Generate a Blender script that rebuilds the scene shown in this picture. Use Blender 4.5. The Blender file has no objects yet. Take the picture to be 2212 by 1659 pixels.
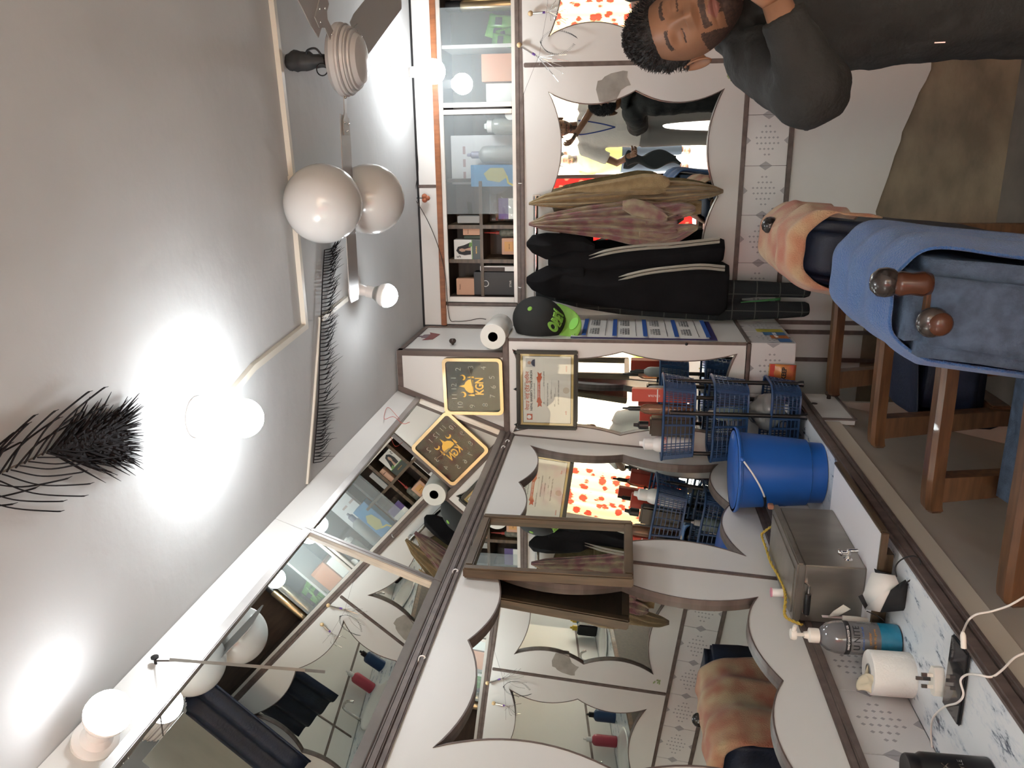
import bpy, bmesh, math, random
from mathutils import Vector as V, Matrix, noise
random.seed(7)
PI = math.pi
S = bpy.context.scene
COL = S.collection
# ---------------------------------------------------------------- camera (the photograph is a portrait shot lying on its side)
FPX, CZ = 1700.0, 1.60
YAW, PITCH, ROLL = math.radians(-16.45), math.radians(7.72), math.radians(-1.51)
_f = V((math.sin(YAW)*math.cos(PITCH), math.cos(YAW)*math.cos(PITCH), math.sin(PITCH)))
_r = V((math.cos(YAW), -math.sin(YAW), 0)); _d = _f.cross(_r)
CR = math.cos(ROLL)*_r + math.sin(ROLL)*_d
CD = -math.sin(ROLL)*_r + math.cos(ROLL)*_d
cam = bpy.data.cameras.new('camera'); camo = bpy.data.objects.new('camera', cam); COL.objects.link(camo)
cam.sensor_width = 36; cam.lens = FPX/2212*36; cam.clip_start = 0.02
camo.matrix_world = Matrix(((CD.x, CR.x, -_f.x, 0), (CD.y, CR.y, -_f.y, 0), (CD.z, CR.z, -_f.z, CZ), (0, 0, 0, 1)))
S.camera = camo
# ---------------------------------------------------------------- sky, exposure
S.view_settings.view_transform = 'Standard'; S.view_settings.look = 'None'
S.view_settings.exposure = 1.28; S.view_settings.gamma = 1; S.view_settings.use_curve_mapping = False
W = bpy.data.worlds.new('sky'); S.world = W; W.use_nodes = True
W.node_tree.nodes['Background'].inputs[0].default_value = (.98, .985, .97, 1)
W.node_tree.nodes['Background'].inputs[1].default_value = 9.0
sun = bpy.data.lights.new('sun', 'SUN'); suno = bpy.data.objects.new('sun', sun); COL.objects.link(suno)
sun.energy = 7.0; sun.angle = .01; sun.color = (1, .96, .90); suno.rotation_euler = (math.radians(24), 0, math.radians(15)); suno.location = (0, -6, 6)
BULB = 54.0            # radiance of the bulbs' glass
# ---------------------------------------------------------------- small tools
def at(x, y, X=None, Y=None, Z=None):
    """photo pixel -> point on the plane X=, Y= or Z="""
    d = ((1659-y)-829.5)*CR + (x-1106)*CD + FPX*_f
    t = X/d.x if X is not None else Y/d.y if Y is not None else (Z-CZ)/d.z
    return V((d.x*t, d.y*t, CZ+d.z*t))
MATS = {}
def mat(name, c, rough=.5, metal=0, spec=.5, noise=0, scale=20, c2=None, bump=0, bscale=60, emit=0, alpha=1, trans=0, coat=0, stretch=None, sheen=0, det=6):
    if name in MATS: return MATS[name]
    m = bpy.data.materials.new(name); m.use_nodes = True; MATS[name] = m
    nt = m.node_tree; b = nt.nodes['Principled BSDF']; L = nt.links.new
    b.inputs['Base Color'].default_value = (*c, 1); b.inputs['Roughness'].default_value = rough
    b.inputs['Metallic'].default_value = metal; b.inputs['Specular IOR Level'].default_value = spec
    b.inputs['Alpha'].default_value = alpha; b.inputs['Transmission Weight'].default_value = trans
    b.inputs['Coat Weight'].default_value = coat; b.inputs['Sheen Weight'].default_value = sheen
    if emit: b.inputs['Emission Color'].default_value = (*c, 1); b.inputs['Emission Strength'].default_value = emit
    tc = nt.nodes.new('ShaderNodeTexCoord'); mp = nt.nodes.new('ShaderNodeMapping'); L(tc.outputs['Object'], mp.inputs[0])
    if stretch: mp.inputs['Scale'].default_value = stretch
    if noise or c2:
        n = nt.nodes.new('ShaderNodeTexNoise'); n.inputs['Scale'].default_value = scale; n.inputs['Detail'].default_value = det
        L(mp.outputs[0], n.inputs['Vector'])
        r = nt.nodes.new('ShaderNodeValToRGB'); k = noise or .3
        a = c2 or tuple(v*(1-k) for v in c)
        r.color_ramp.elements[0].position = .35; r.color_ramp.elements[1].position = .65
        r.color_ramp.elements[0].color = (*a, 1); r.color_ramp.elements[1].color = (*c, 1)
        L(n.outputs['Fac'], r.inputs[0]); L(r.outputs[0], b.inputs['Base Color'])
    if bump:
        n = nt.nodes.new('ShaderNodeTexNoise'); n.inputs['Scale'].default_value = bscale; n.inputs['Detail'].default_value = 5
        L(mp.outputs[0], n.inputs['Vector'])
        bn = nt.nodes.new('ShaderNodeBump'); bn.inputs['Strength'].default_value = bump; bn.inputs['Distance'].default_value = .01
        L(n.outputs['Fac'], bn.inputs['Height']); L(bn.outputs[0], b.inputs['Normal'])
    return m
class MB:
    """collects shapes into ONE mesh"""
    def __init__(s): s.v = []; s.f = []; s.M = Matrix()
    def add(s, vs, fs):
        o = len(s.v); s.v += [s.M @ V(p) for p in vs]; s.f += [tuple(i+o for i in q) for q in fs]; return s
    def box(s, a, b, bev=0):
        a, b = V(a), V(b); lo = V(map(min, a, b)); hi = V(map(max, a, b))
        if not bev:
            vs = [(x, y, z) for z in (lo.z, hi.z) for y in (lo.y, hi.y) for x in (lo.x, hi.x)]
            return s.add(vs, [(0, 2, 3, 1), (4, 5, 7, 6), (0, 1, 5, 4), (2, 6, 7, 3), (0, 4, 6, 2), (1, 3, 7, 5)])
        bm = bmesh.new(); bmesh.ops.create_cube(bm, size=1)
        for v in bm.verts: v.co = V([lo[i]+(v.co[i]+.5)*(hi[i]-lo[i]) for i in range(3)])
        bmesh.ops.bevel(bm, geom=bm.edges[:], offset=bev, segments=2, affect='EDGES')
        return s.bm(bm)
    def bm(s, bm):
        bm.verts.index_update(); s.add([v.co.copy() for v in bm.verts], [tuple(v.index for v in f.verts) for f in bm.faces]); bm.free(); return s
    def tube(s, pts, r, n=10, cap=True, closed=False):
        pts = [V(p) for p in pts]; N = len(pts); rs = r if isinstance(r, (list, tuple)) else [r]*N
        up = None; vs = []
        for i, p in enumerate(pts):
            if closed: t = pts[(i+1) % N]-pts[i-1]
            else: t = pts[min(i+1, N-1)]-pts[max(i-1, 0)]
            t.normalize()
            if up is None: up = t.orthogonal().normalized()
            up = (up-t*up.dot(t)).normalized(); w = t.cross(up)
            vs += [p+(math.cos(2*PI*k/n)*up+math.sin(2*PI*k/n)*w)*rs[i] for k in range(n)]
        fs = [(i*n+k, i*n+(k+1) % n, ((i+1) % N)*n+(k+1) % n, ((i+1) % N)*n+k) for i in range(N if closed else N-1) for k in range(n)]
        if cap and not closed: fs += [tuple(range(n))[::-1], tuple((N-1)*n+k for k in range(n))]
        return s.add(vs, fs)
    def lathe(s, prof, c=(0, 0, 0), ax='Z', n=28):
        """prof: (radius, height) list"""
        c = V(c); vs = []; fs = []
        for r, h in prof:
            for k in range(n):
                a, b = r*math.cos(2*PI*k/n), r*math.sin(2*PI*k/n)
                vs.append(c+(V((a, b, h)) if ax == 'Z' else V((h, a, b)) if ax == 'X' else V((b, h, a))))
        for i in range(len(prof)-1):
            for k in range(n): fs.append((i*n+k, i*n+(k+1) % n, (i+1)*n+(k+1) % n, (i+1)*n+k))
        if prof[0][0] > 1e-6: fs.append(tuple(range(n))[::-1])
        if prof[-1][0] > 1e-6: fs.append(tuple((len(prof)-1)*n+k for k in range(n)))
        return s.add(vs, fs)
    def ball(s, c, r, n=20, m=12, sc=(1, 1, 1)):
        c = V(c); vs = [c+V((0, 0, -r*sc[2]))]; fs = []
        for j in range(1, m):
            for i in range(n):
                t, p = PI*j/m-PI/2, 2*PI*i/n
                vs.append(c+V((r*sc[0]*math.cos(t)*math.cos(p), r*sc[1]*math.cos(t)*math.sin(p), r*sc[2]*math.sin(t))))
        vs.append(c+V((0, 0, r*sc[2]))); T = len(vs)-1
        for i in range(n): fs.append((0, 1+(i+1) % n, 1+i)); fs.append((T, 1+(m-2)*n+i, 1+(m-2)*n+(i+1) % n))
        for j in range(m-2):
            for i in range(n): fs.append((1+j*n+i, 1+j*n+(i+1) % n, 1+(j+1)*n+(i+1) % n, 1+(j+1)*n+i))
        return s.add(vs, fs)
    def grid(s, fn, nu, nv, wrap=False):
        vs = [fn(i/(nu if wrap else nu-1), j/(nv-1)) for j in range(nv) for i in range(nu)]
        fs = [(j*nu+i, j*nu+(i+1) % nu, (j+1)*nu+(i+1) % nu, (j+1)*nu+i) for j in range(nv-1) for i in range(nu if wrap else nu-1)]
        return s.add(vs, fs)
    def poly(s, pts, t=0, axis=(0, 0, 1)):
        """flat polygon, extruded by t along axis"""
        n = len(pts); pts = [V(p) for p in pts]; a = V(axis)*t
        if not t: return s.add(pts, [tuple(range(n))])
        return s.add(pts+[p+a for p in pts], [tuple(range(n))[::-1], tuple(range(n, 2*n))]+[(i, (i+1) % n, n+(i+1) % n, n+i) for i in range(n)])
    def build(s, name, m=None, parent=None, smooth=None, sol=0, sub=0, world=False):
        me = bpy.data.meshes.new(name); me.from_pydata([tuple(p) for p in s.v], [], s.f); me.update()
        bm = bmesh.new(); bm.from_mesh(me); bmesh.ops.recalc_face_normals(bm, faces=bm.faces); bm.to_mesh(me); bm.free()
        return link(name, me, m, parent, smooth, sol, sub, world)
def link(name, me, m=None, parent=None, smooth=None, sol=0, sub=0, world=False):
    o = bpy.data.objects.new(name, me); COL.objects.link(o)
    if m: me.materials.clear(); me.materials.append(m)
    if smooth:
        for p in me.polygons: p.use_smooth = True
        if smooth != 1: me.set_sharp_from_angle(angle=math.radians(smooth))
    if sol: k = o.modifiers.new('thickness', 'SOLIDIFY'); k.thickness = sol; k.offset = 0
    if sub: k = o.modifiers.new('smooth', 'SUBSURF'); k.levels = k.render_levels = sub
    if parent:
        o.parent = parent
        if world: o.matrix_parent_inverse = wm(parent).inverted()
    return o
def wm(o):
    m = o.matrix_basis.copy()
    if o.parent: m = wm(o.parent) @ o.matrix_parent_inverse @ m
    return m
def tag(o, label, cat, group=None, kind=None):
    if label: o['label'] = label
    if cat: o['category'] = cat
    if group: o['group'] = group
    if kind: o['kind'] = kind
    return o
def thing(name, label, cat, loc=(0, 0, 0), group=None, frame=None, rz=0):
    o = bpy.data.objects.new(name, None); COL.objects.link(o); o.empty_display_size = .05
    o.matrix_basis = frame if frame is not None else Matrix.Translation(V(loc)) @ Matrix.Rotation(rz, 4, 'Z')
    return tag(o, label, cat, group)
def frame(o, x, y):
    """matrix whose local x / y run along x / y and z points out of the surface"""
    x = V(x).normalized(); z = x.cross(V(y)).normalized(); y = z.cross(x); o = V(o)
    return Matrix(((x.x, y.x, z.x, o.x), (x.y, y.y, z.y, o.y), (x.z, y.z, z.z, o.z), (0, 0, 0, 1)))
def wallframe(o): return frame(o, (1, 0, 0), (0, 0, 1))          # on a wall that faces the camera: z = -Y
def struct(o): o['kind'] = 'structure'; return o
def copytree(o, parent=None):
    c = o.copy(); COL.objects.link(c)
    if parent: c.parent = parent
    for ch in [x for x in bpy.data.objects if x.parent == o]: copytree(ch, c)
    return c
def shape2d(name, outer, holes, t, m, parent=None, M=None):
    """flat plate with cut-outs (local xy, thickness t in +z)"""
    cu = bpy.data.curves.new(name, 'CURVE'); cu.dimensions = '2D'; cu.fill_mode = 'BOTH'; cu.extrude = t/2
    for lp in [outer]+holes:
        sp = cu.splines.new('POLY'); sp.points.add(len(lp)-1); sp.use_cyclic_u = True
        for p, q in zip(sp.points, lp): p.co = (q[0], q[1], 0, 1)
    tmp = bpy.data.objects.new('tmp', cu); COL.objects.link(tmp); bpy.context.view_layer.update()
    me = bpy.data.meshes.new_from_object(tmp.evaluated_get(bpy.context.evaluated_depsgraph_get()))
    bpy.data.objects.remove(tmp); bpy.data.curves.remove(cu)
    me.transform(Matrix.Translation((0, 0, t/2)))
    if M is not None: me.transform(M)
    return link(name, me, m, parent)
def text(name, body, size, m, parent=None, M=None, loc=(0, 0, 0), rot=0, al='CENTER', ext=.0004, sx=1, bold=0, sp=1, ls=1):
    cu = bpy.data.curves.new(name, 'FONT'); cu.body = body; cu.size = size; cu.align_x = al; cu.align_y = 'CENTER'
    cu.extrude = ext; cu.offset = bold; cu.space_character = sp; cu.space_line = ls
    tmp = bpy.data.objects.new('tmp', cu); COL.objects.link(tmp); bpy.context.view_layer.update()
    me = bpy.data.meshes.new_from_object(tmp.evaluated_get(bpy.context.evaluated_depsgraph_get()))
    bpy.data.objects.remove(tmp); bpy.data.curves.remove(cu)
    me.transform(Matrix.Translation(loc) @ Matrix.Rotation(rot, 4, 'Z') @ Matrix.Diagonal((sx, 1, 1, 1)))
    if M is not None: me.transform(M)
    return link(name, me, m, parent)
def lerp(a, b, t): return a+(b-a)*t
def spline(pts, n=8):
    """Catmull-Rom through pts"""
    P = [V(p) for p in pts]; P = [2*P[0]-P[1]]+P+[2*P[-1]-P[-2]]; out = []
    for i in range(1, len(P)-2):
        for k in range(n):
            t = k/n; a, b, c, d = P[i-1:i+3]
            out.append(.5*((2*b)+(c-a)*t+(2*a-5*b+4*c-d)*t*t+(3*b-a-3*c+d)*t**3))
    return out+[P[-2]]
def interp(tab, x):
    """rows (x, a, b, ...) -> values at x"""
    if (x-tab[0][0])*(tab[-1][0]-tab[0][0]) <= 0: return tab[0][1:]
    for p, q in zip(tab, tab[1:]):
        if min(p[0], q[0]) <= x <= max(p[0], q[0]):
            t = (x-p[0])/(q[0]-p[0]) if q[0] != p[0] else 0
            return tuple(lerp(u, w, t) for u, w in zip(p[1:], q[1:]))
    return tab[-1][1:]
# ---------------------------------------------------------------- materials
M_white = mat('white_laminate', (.68, .665, .635), .35, noise=.05, scale=3)
M_trim = mat('brown_edge_trim', (.145, .108, .094), .45, noise=.35, scale=30, stretch=(1, 1, .1))
M_plaster = mat('painted_plaster', (.535, .54, .535), .8, noise=.10, scale=2.2, bump=.35, bscale=9)
M_mirror = mat('mirror_silver', (.80, .84, .81), .0, 1)
M_alu = mat('aluminium_section', (.42, .40, .385), .38, .85, noise=.12, scale=15)
M_navy = mat('navy_rexine', (.010, .018, .045), .55, bump=.2, bscale=80, noise=.3)
M_black = mat('black_plastic', (.008, .008, .009), .35)
M_steel = mat('steel_sheet', (.40, .38, .34), .33, .9, noise=.35, scale=8, stretch=(1, 1, .3))
M_chrome = mat('chrome', (.7, .68, .66), .12, 1)
M_cream = mat('cream_plastic', (.78, .74, .66), .4)
M_paper = mat('paper_white', (.72, .71, .68), .7)
M_gold = mat('gold_metal', (.46, .37, .24), .28, 1)
M_goldp = mat('gold_print', (.62, .36, .07), .35, .6)
M_ink = mat('black_ink', (.01, .01, .012), .6)
M_red = mat('red_ink', (.55, .05, .03), .5)
M_wood = mat('varnished_wood', (.145, .066, .027), .42, noise=.5, scale=7, stretch=(1, 8, 8), coat=.2)
M_woodd = mat('dark_cabinet_wood', (.050, .030, .020), .5, noise=.4, scale=8, stretch=(1, 6, 6))
M_woodf = mat('brown_frame_wood', (.115, .075, .042), .4, noise=.45, scale=9, stretch=(1, 1, 8))
M_ply = mat('plywood_core', (.30, .245, .17), .75, noise=.35, scale=9, stretch=(.6, 1, 9), bump=.15)
M_blue = mat('blue_bucket_plastic', (.014, .10, .40), .38)
M_bbask = mat('blue_basket_plastic', (.012, .045, .125), .4)
M_white_g = mat('white_gloss_plastic', (.8, .79, .77), .25)
M_skin = mat('skin', (.27, .135, .075), .45, noise=.12, scale=30)
# ================================================================ structure
CEIL, D1, D2, PX = 2.56, 3.2, 3.7, -.745
def wmb(): return MB()
struct(MB().box((-1.36, -1.95, CEIL), (2.22, 4.0, CEIL+.06)).build('ceiling', M_plaster))
M_floor = mat('cement_floor', (.22, .19, .16), .7, noise=.3, scale=5)
struct(MB().box((-1.36, -1.95, -.06), (2.22, 4.0, -.02)).build('floor', M_floor))
wall_left = struct(MB().box((-1.36, -1.95, -.02), (-1.268, 4.0, CEIL)).build('wall_left', M_plaster))
wall_back = struct(MB().box((-1.268, 3.96, -.02), (2.16, 4.02, CEIL)).build('wall_back', M_plaster))
wall_right = struct(MB().box((2.16, -1.95, -.02), (2.22, 4.0, CEIL)).build('wall_right', M_plaster))
wall_front = struct(MB().box((-1.268, -1.95, 2.15), (2.16, -1.88, CEIL)).box((1.58, -1.95, -.02), (2.16, -1.88, 2.15)).build('wall_front', M_plaster))
M_sand = mat('sandy_ground', (.47, .45, .41), .9, noise=.3, scale=3)
struct(MB().box((-6, -9, -.12), (6, -1.95, -.06)).build('ground', M_sand))
# ---- left wall: leaning mirror boards, tilted mirrors above, tiles, counter
TL = .065; BT = .011
FL = frame((-1.172-TL*2.07, 0, 0), (0, 1, 0), (TL, 0, 1)); KZ = math.sqrt(1+TL*TL)
def scallop(x0, x1, y0, y1, nx, ny, dx, dy, n=14):
    """outline whose sides are arcs bulging into the opening, with a cusp between two arcs"""
    out = []
    def side(a, b, k, d, nrm):
        for i in range(k):
            p, q = V(a).lerp(V(b), i/k), V(a).lerp(V(b), (i+1)/k)
            for j in range(n):
                t = j/n; w = p.lerp(q, t)+V(nrm)*d*(1-(2*t-1)**2)
                out.append((w.x, w.y))
    side((x0, y0), (x1, y0), nx, dy, (0, 1)); side((x1, y0), (x1, y1), ny, dx, (-1, 0))
    side((x1, y1), (x0, y1), nx, dy, (0, -1)); side((x0, y1), (x0, y0), ny, dx, (1, 0))
    return out
def ribbon(lp, z0, z1, w):
    """thin band standing on a closed outline"""
    m = MB(); n = len(lp); c = V((sum(p[0] for p in lp)/n, sum(p[1] for p in lp)/n)); vs = []
    for i in range(n):
        t = (V(lp[(i+1) % n])-V(lp[i-1])); nr = V((-t.y, t.x)).normalized()*w; p = V(lp[i])
        vs += [(p.x, p.y, z0), (p.x, p.y, z1), (p.x+nr.x, p.y+nr.y, z1), (p.x+nr.x, p.y+nr.y, z0)]
    return m.add(vs, [(4*i+a, 4*i+(a+1) % 4, 4*((i+1) % n)+(a+1) % 4, 4*((i+1) % n)+a) for i in range(n) for a in range(4)])
def mirror_set(parent, Fr, panel, hole, label, nx=2, ny=2, d=(.055, .05), tilt=0, depth=.02):
    """white board with a scalloped opening (part of the wall) and the mirror behind it (a thing)"""
    lp = scallop(*hole, nx, ny, *d)
    b = shape2d('panel', [(panel[0], panel[2]), (panel[1], panel[2]), (panel[1], panel[3]), (panel[0], panel[3])], [lp], BT, M_white, parent)
    b.matrix_basis = Fr @ Matrix.Translation((0, 0, -BT))
    m = thing('wall_mirror', label, 'mirror', frame=Fr @ Matrix.Translation(((hole[0]+hole[1])/2, hole[2], -BT)))
    cx, h, w = (hole[0]+hole[1])/2, hole[3]-hole[2], (hole[1]-hole[0])/2+.012
    g = MB(); z0 = -depth
    g.add([(-w, -.012, z0), (w, -.012, z0), (w, h+.012, z0+tilt*h), (-w, h+.012, z0+tilt*h)], [(0, 1, 2, 3)]).poly([(-w, -.012, z0-.004), (w, -.012, z0-.004), (w, h+.012, z0+tilt*h-.004), (-w, h+.012, z0+tilt*h-.004)])
    g.build('glass', M_mirror, m)
    e = ribbon([(x-cx, y-hole[2]) for x, y in lp], min(0, z0), BT+.0015, .004).build('edging', M_trim, m)
    return m
wl = [(1.19, 2.19, 1.316, 2.072, 'large scalloped wall mirror above the sanitizer bottle and tissue roll'),
      (2.19, 3.215, 2.31, 3.085, 'scalloped wall mirror above the blue bucket and steel box'),
      (.19, 1.19, .31, 1.07, 'scalloped wall mirror nearest the shop front above the wash basin')]
for a, b, h0, h1, lab in wl:
    mirror_set(wall_left, FL, (a, b, 1.09*KZ, 2.055*KZ), (h0, h1, 1.187*KZ, 1.962*KZ), lab, depth=.004)
def strip(Fr, x0, x1, y0, y1, t, parent, m=None, bev=.003):
    o = MB().box((x0, y0, -.002), (x1, y1, t), bev).build('trim', m or M_trim, parent, smooth=40); o.matrix_basis = Fr; return o
for Y in (2.19, 1.19): strip(FL, Y-.010, Y+.010, 1.10, 2.05, .003, wall_left)
strip(FL, 3.185, 3.2, 1.10, 2.05, .003, wall_left)
strip(FL, -1.0, 3.2, 1.068, 1.086, .010, wall_left); strip(FL, -1.0, 3.2, 1.084, 1.104, .005, wall_left)
strip(FL, -1.0, 3.2, 2.048, 2.064, .008, wall_left); strip(FL, -1.0, 3.2, 2.064, 2.080, .014, wall_left); strip(FL, -1.0, 3.2, 2.080, 2.092, .008, wall_left)
o = MB().box((-1.0, 1.09, -.018), (.19, 2.055, 0)).build('panel', M_white, wall_left); o.matrix_basis = FL
# tilted upper panel
FU = frame((-1.170, 0, 2.086), (0, 1, 0), (.183, 0, .474))
UT = .506
for y0, y1 in ((-1.0, .62), (.62, 1.93), (1.93, 3.2)):
    o = MB().box((y0+.0015, .418, -.015), (y1-.0015, UT, 0)).build('panel', M_white, wall_left); o.matrix_basis = FU
for i, (y0, y1, lab) in enumerate(((1.93, 3.2, 'tilted overhead mirror pane in aluminium frame next to the clock'), (.62, 1.93, 'tilted overhead mirror pane in aluminium frame behind the hanging plate'), (-1.0, .62, 'tilted overhead mirror pane in aluminium frame nearest the shop front'))):
    t = thing('overhead_mirror', lab, 'mirror', frame=FU @ Matrix.Translation((y0, 0, 0)))
    w = y1-y0
    MB().box((.012, .012, -.010), (w-.012, .412, -.002)).build('glass', M_mirror, t)
    MB().box((0, 0, -.012), (w, .024, .012), .002).build('bottom_rail', M_alu, t, smooth=40)
    MB().box((0, .398, -.012), (w, .420, .010), .002).build('top_rail', M_alu, t, smooth=40)
    MB().box((0, .024, -.012), (.014, .398, .010), .002).build('stile', M_alu, t, smooth=40)
    MB().box((w-.014, .024, -.012), (w, .398, .010), .002).build('stile', M_alu, t, smooth=40)
# ---- tiles
M_tile = mat('glazed_tile', (.66, .635, .62), .18, noise=.04, scale=6)
M_tprint = mat('grey_tile_print', (.36, .345, .35), .25)
TW, TH = .2125, .176
tile_me = MB().box((.0008, 0, -.010), (TW-.0008, TH, 0), .0012).build('tile', M_tile); bpy.data.objects.remove(tile_me); tile_me = bpy.data.meshes['tile']
def tprint():
    m = MB()
    def dia(x, y, a, b): m.poly([(x-a, y, 0), (x, y-b, 0), (x+a, y, 0), (x, y+b, 0)], .0004)
    for i, k in enumerate((2, 4, 6, 6, 4, 2)):
        for j in range(k): dia(TW/2+(i-2.5)*.0236, TH/2+(j-(k-1)/2)*.0177+(.002 if i % 2 else -.002), .0048, .0058)
    for s, e in ((0, 1), (TW, -1)): m.poly([(s+.0012*e, TH/2-.027, 0), (s+.019*e, TH/2, 0), (s+.0012*e, TH/2+.027, 0)], .0004)
    for s, e in ((0, 1), (TH, -1)): m.poly([(TW/2-.016, s+.0012*e, 0), (TW/2, s+.019*e, 0), (TW/2+.016, s+.0012*e, 0)], .0004)
    o = m.build('print', M_tprint); me = o.data; bpy.data.objects.remove(o); return me
tp_me = tprint()
def tiles(parent, Fr, xs):
    for x in xs:
        o = bpy.data.objects.new('tile', tile_me); COL.objects.link(o); o.parent = parent; o.matrix_basis = Fr @ Matrix.Translation((x, 0, 0))
        p = bpy.data.objects.new('print', tp_me); COL.objects.link(p); p.parent = o
FT = frame((-1.258, 0, .897), (0, 1, 0), (.0, 0, 1))
tiles(wall_left, FT, [1.716+TW*k for k in range(-6, 7)])
# ---- back-left section: plane Y = D1
FB = wallframe((0, D1, 0)); FD2 = wallframe((0, D2, 0)); FS = frame((PX, 0, 0), (0, 1, 0), (0, 0, 1))
pillar = struct(MB().box((PX-.03, D1+.03, .91), (PX-.001, D2+.08, 2.08)).box((-1.26, D1+.06, .91), (PX-.03, D1+.09, 2.08)).box((-1.26, D1+.02, .893), (PX-.005, D2+.08, .909)).build('wall_inner', M_white))
mirror_set(pillar, FB, (-1.25, PX, 1.09, 2.066), (-1.163, -.791, 1.125, 2.05), 'narrow scalloped mirror below the framed certificate', nx=1, ny=2, d=(.035, .04), depth=.004, tilt=.0)
o = MB().box((D1+.001, 1.09, -.016), (D2+.07, 2.07, 0)).build('panel', M_white, pillar); o.matrix_basis = FS
strip(FB, -1.25, PX, 1.072, 1.092, .004, pillar); strip(FS, D1, D2+.05, 1.072, 1.09, .004, pillar)
strip(FB, PX-.012, PX+.002, 1.09, 2.07, .003, pillar); strip(FB, -1.18, PX+.004, 2.064, 2.09, .006, pillar)
tiles(pillar, wallframe((0, D1, .899)), [PX-TW, PX-2*TW]); tiles(pillar, frame((PX, 0, .899), (0, 1, 0), (0, 0, 1)), [D1, D1+TW])
# corner cupboard above (clock hangs on it)
UX = -.81
cup = thing('corner_cupboard', 'white corner cupboard with brown edging that carries the clock', 'cupboard', (UX, D1, 2.09))
c = MB(); c.M = FB; c.poly([(UX, 2.09, -.018), (UX, 2.555, -.018), (-.986, 2.555, -.018), (-1.166, 2.09, -.018)], .018); c.build('front_panel', M_white, cup, world=True)
c = MB().box((UX-.016, D1+.002, 2.09), (UX, D2+.05, 2.555)); side = c.build('door', M_white, cup, world=True)
MB().lathe([(.004, 0), (.007, .006), (.014, .012), (.016, .02), (.012, .027), (0, .029)], at(978, 745, X=UX), 'X', 16).build('knob', M_woodd, side, smooth=1, world=True)
for a, b in (((UX-.018, D1-.006, 2.09), (UX+.004, D1+.004, 2.552)), ((UX, D1, 2.09), (UX+.004, D1+.035, 2.552)), ((UX, D1, 2.528), (UX+.004, D2, 2.552)), ((UX, D2-.025, 2.09), (UX+.006, D2, 2.53)), ((-.986, D1-.005, 2.53), (UX, D1, 2.553))):
    MB().box(a, b, .0015).build('edging', M_trim, cup, world=True)
c = MB(); c.M = FB; c.poly([(-.986, 2.553, 0), (-.962, 2.553, 0), (-1.142, 2.09, 0), (-1.166, 2.09, 0)], .008); c.build('edging', M_trim, cup, world=True)
# a paper ship sticker on that door
st = thing('ship_sticker', 'small dark red ship-shaped sticker on the cupboard door', 'sticker', frame=frame(at(925, 727, X=UX+.001), (0, 1, 0), (0, 0, 1)))
MB().poly([(-.075, .01, 0), (-.055, -.035, 0), (.05, -.045, 0), (.085, .012, 0), (.045, .0, 0), (-.035, .0, 0)], .001).build('hull', mat('sticker_red', (.20, .045, .045), .5), st)
MB().poly([(-.035, .0, 0), (.045, .0, 0), (.035, .028, 0), (.012, .03, 0), (.010, .06, 0), (-.012, .06, 0), (-.014, .03, 0), (-.028, .026, 0)], .001).build('deck', mat('sticker_grey', (.16, .12, .14), .5), st)
# ---- back wall D2
FDT = frame((0, 3.695+TL*2.06, 0), (1, -.017, 0), (0, -TL, 1)); D3 = 3.757
FD3 = wallframe((0, D3, 0)) @ Matrix.Translation((0, 1.6, 0)) @ Matrix.Diagonal((D3/3.7, D3/3.7, 1, 1)) @ Matrix.Translation((0, -1.6, 0))
mirror_set(wall_back, FDT, (PX, .376, 1.09, 2.06), (-.66, .265, 1.177, 1.948), 'scalloped back wall mirror behind the hanging towels', d=(.053, .058), depth=.004)
mirror_set(wall_back, FDT, (.376, 1.52, 1.09, 2.06), (.488, 1.41, 1.177, 1.948), 'scalloped back wall mirror behind the man in black', d=(.053, .058), depth=.004)
o = MB().box((1.52, 1.09, -.011), (2.14, 2.06, 0)).build('panel', M_white, wall_back); o.matrix_basis = FDT
strip(FDT, .366, .386, 1.09, 2.055, .003, wall_back)
strip(FD3, PX-.1, 2.12, 1.076, 1.096, .006, wall_back); strip(FD3, PX-.1, 2.12, .878, .898, .008, wall_back)
strip(FD2, -.81, 2.14, 2.052, 2.070, .012, wall_back); strip(FD2, -.81, 2.14, 2.070, 2.090, .006, wall_back)
tiles(wall_back, FD3 @ Matrix.Translation((0, .899, 0)), [-.064+TW*k for k in range(-3, 10)])
struct(MB().box((-1.26, D3+.06, -.02), (2.15, D3+.08, 2.07)).build('wall_inner', M_woodd))
# white laminate sheet with its torn lower edge, raw board behind it
torn = [(-1.25, .50), (-.6, .50), (-.389, .497), (-.34, .500), (-.288, .499), (-.262, .506), (-.20, .492), (-.112, .470), (-.03, .455), (.03, .438), (.068, .436), (.12, .418), (.17, .402), (.224, .388), (.27, .366), (.314, .352), (.40, .36), (.47, .30), (.7, .26), (2.12, .24)]
o = shape2d('panel', torn+[(2.12, .88), (-1.25, .88)], [], .006, M_white, wall_back); o.matrix_basis = FD3 @ Matrix.Translation((0, 0, -.007))
o = MB().box((-1.25, -.02, -.03), (2.12, .88, -.008)).build('board', M_ply, wall_back); o.matrix_basis = FD3
for X in (-.76, -.805, -.935): strip(FD3, X-.010, X+.010, .30, .88, .006, wall_back)
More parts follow.
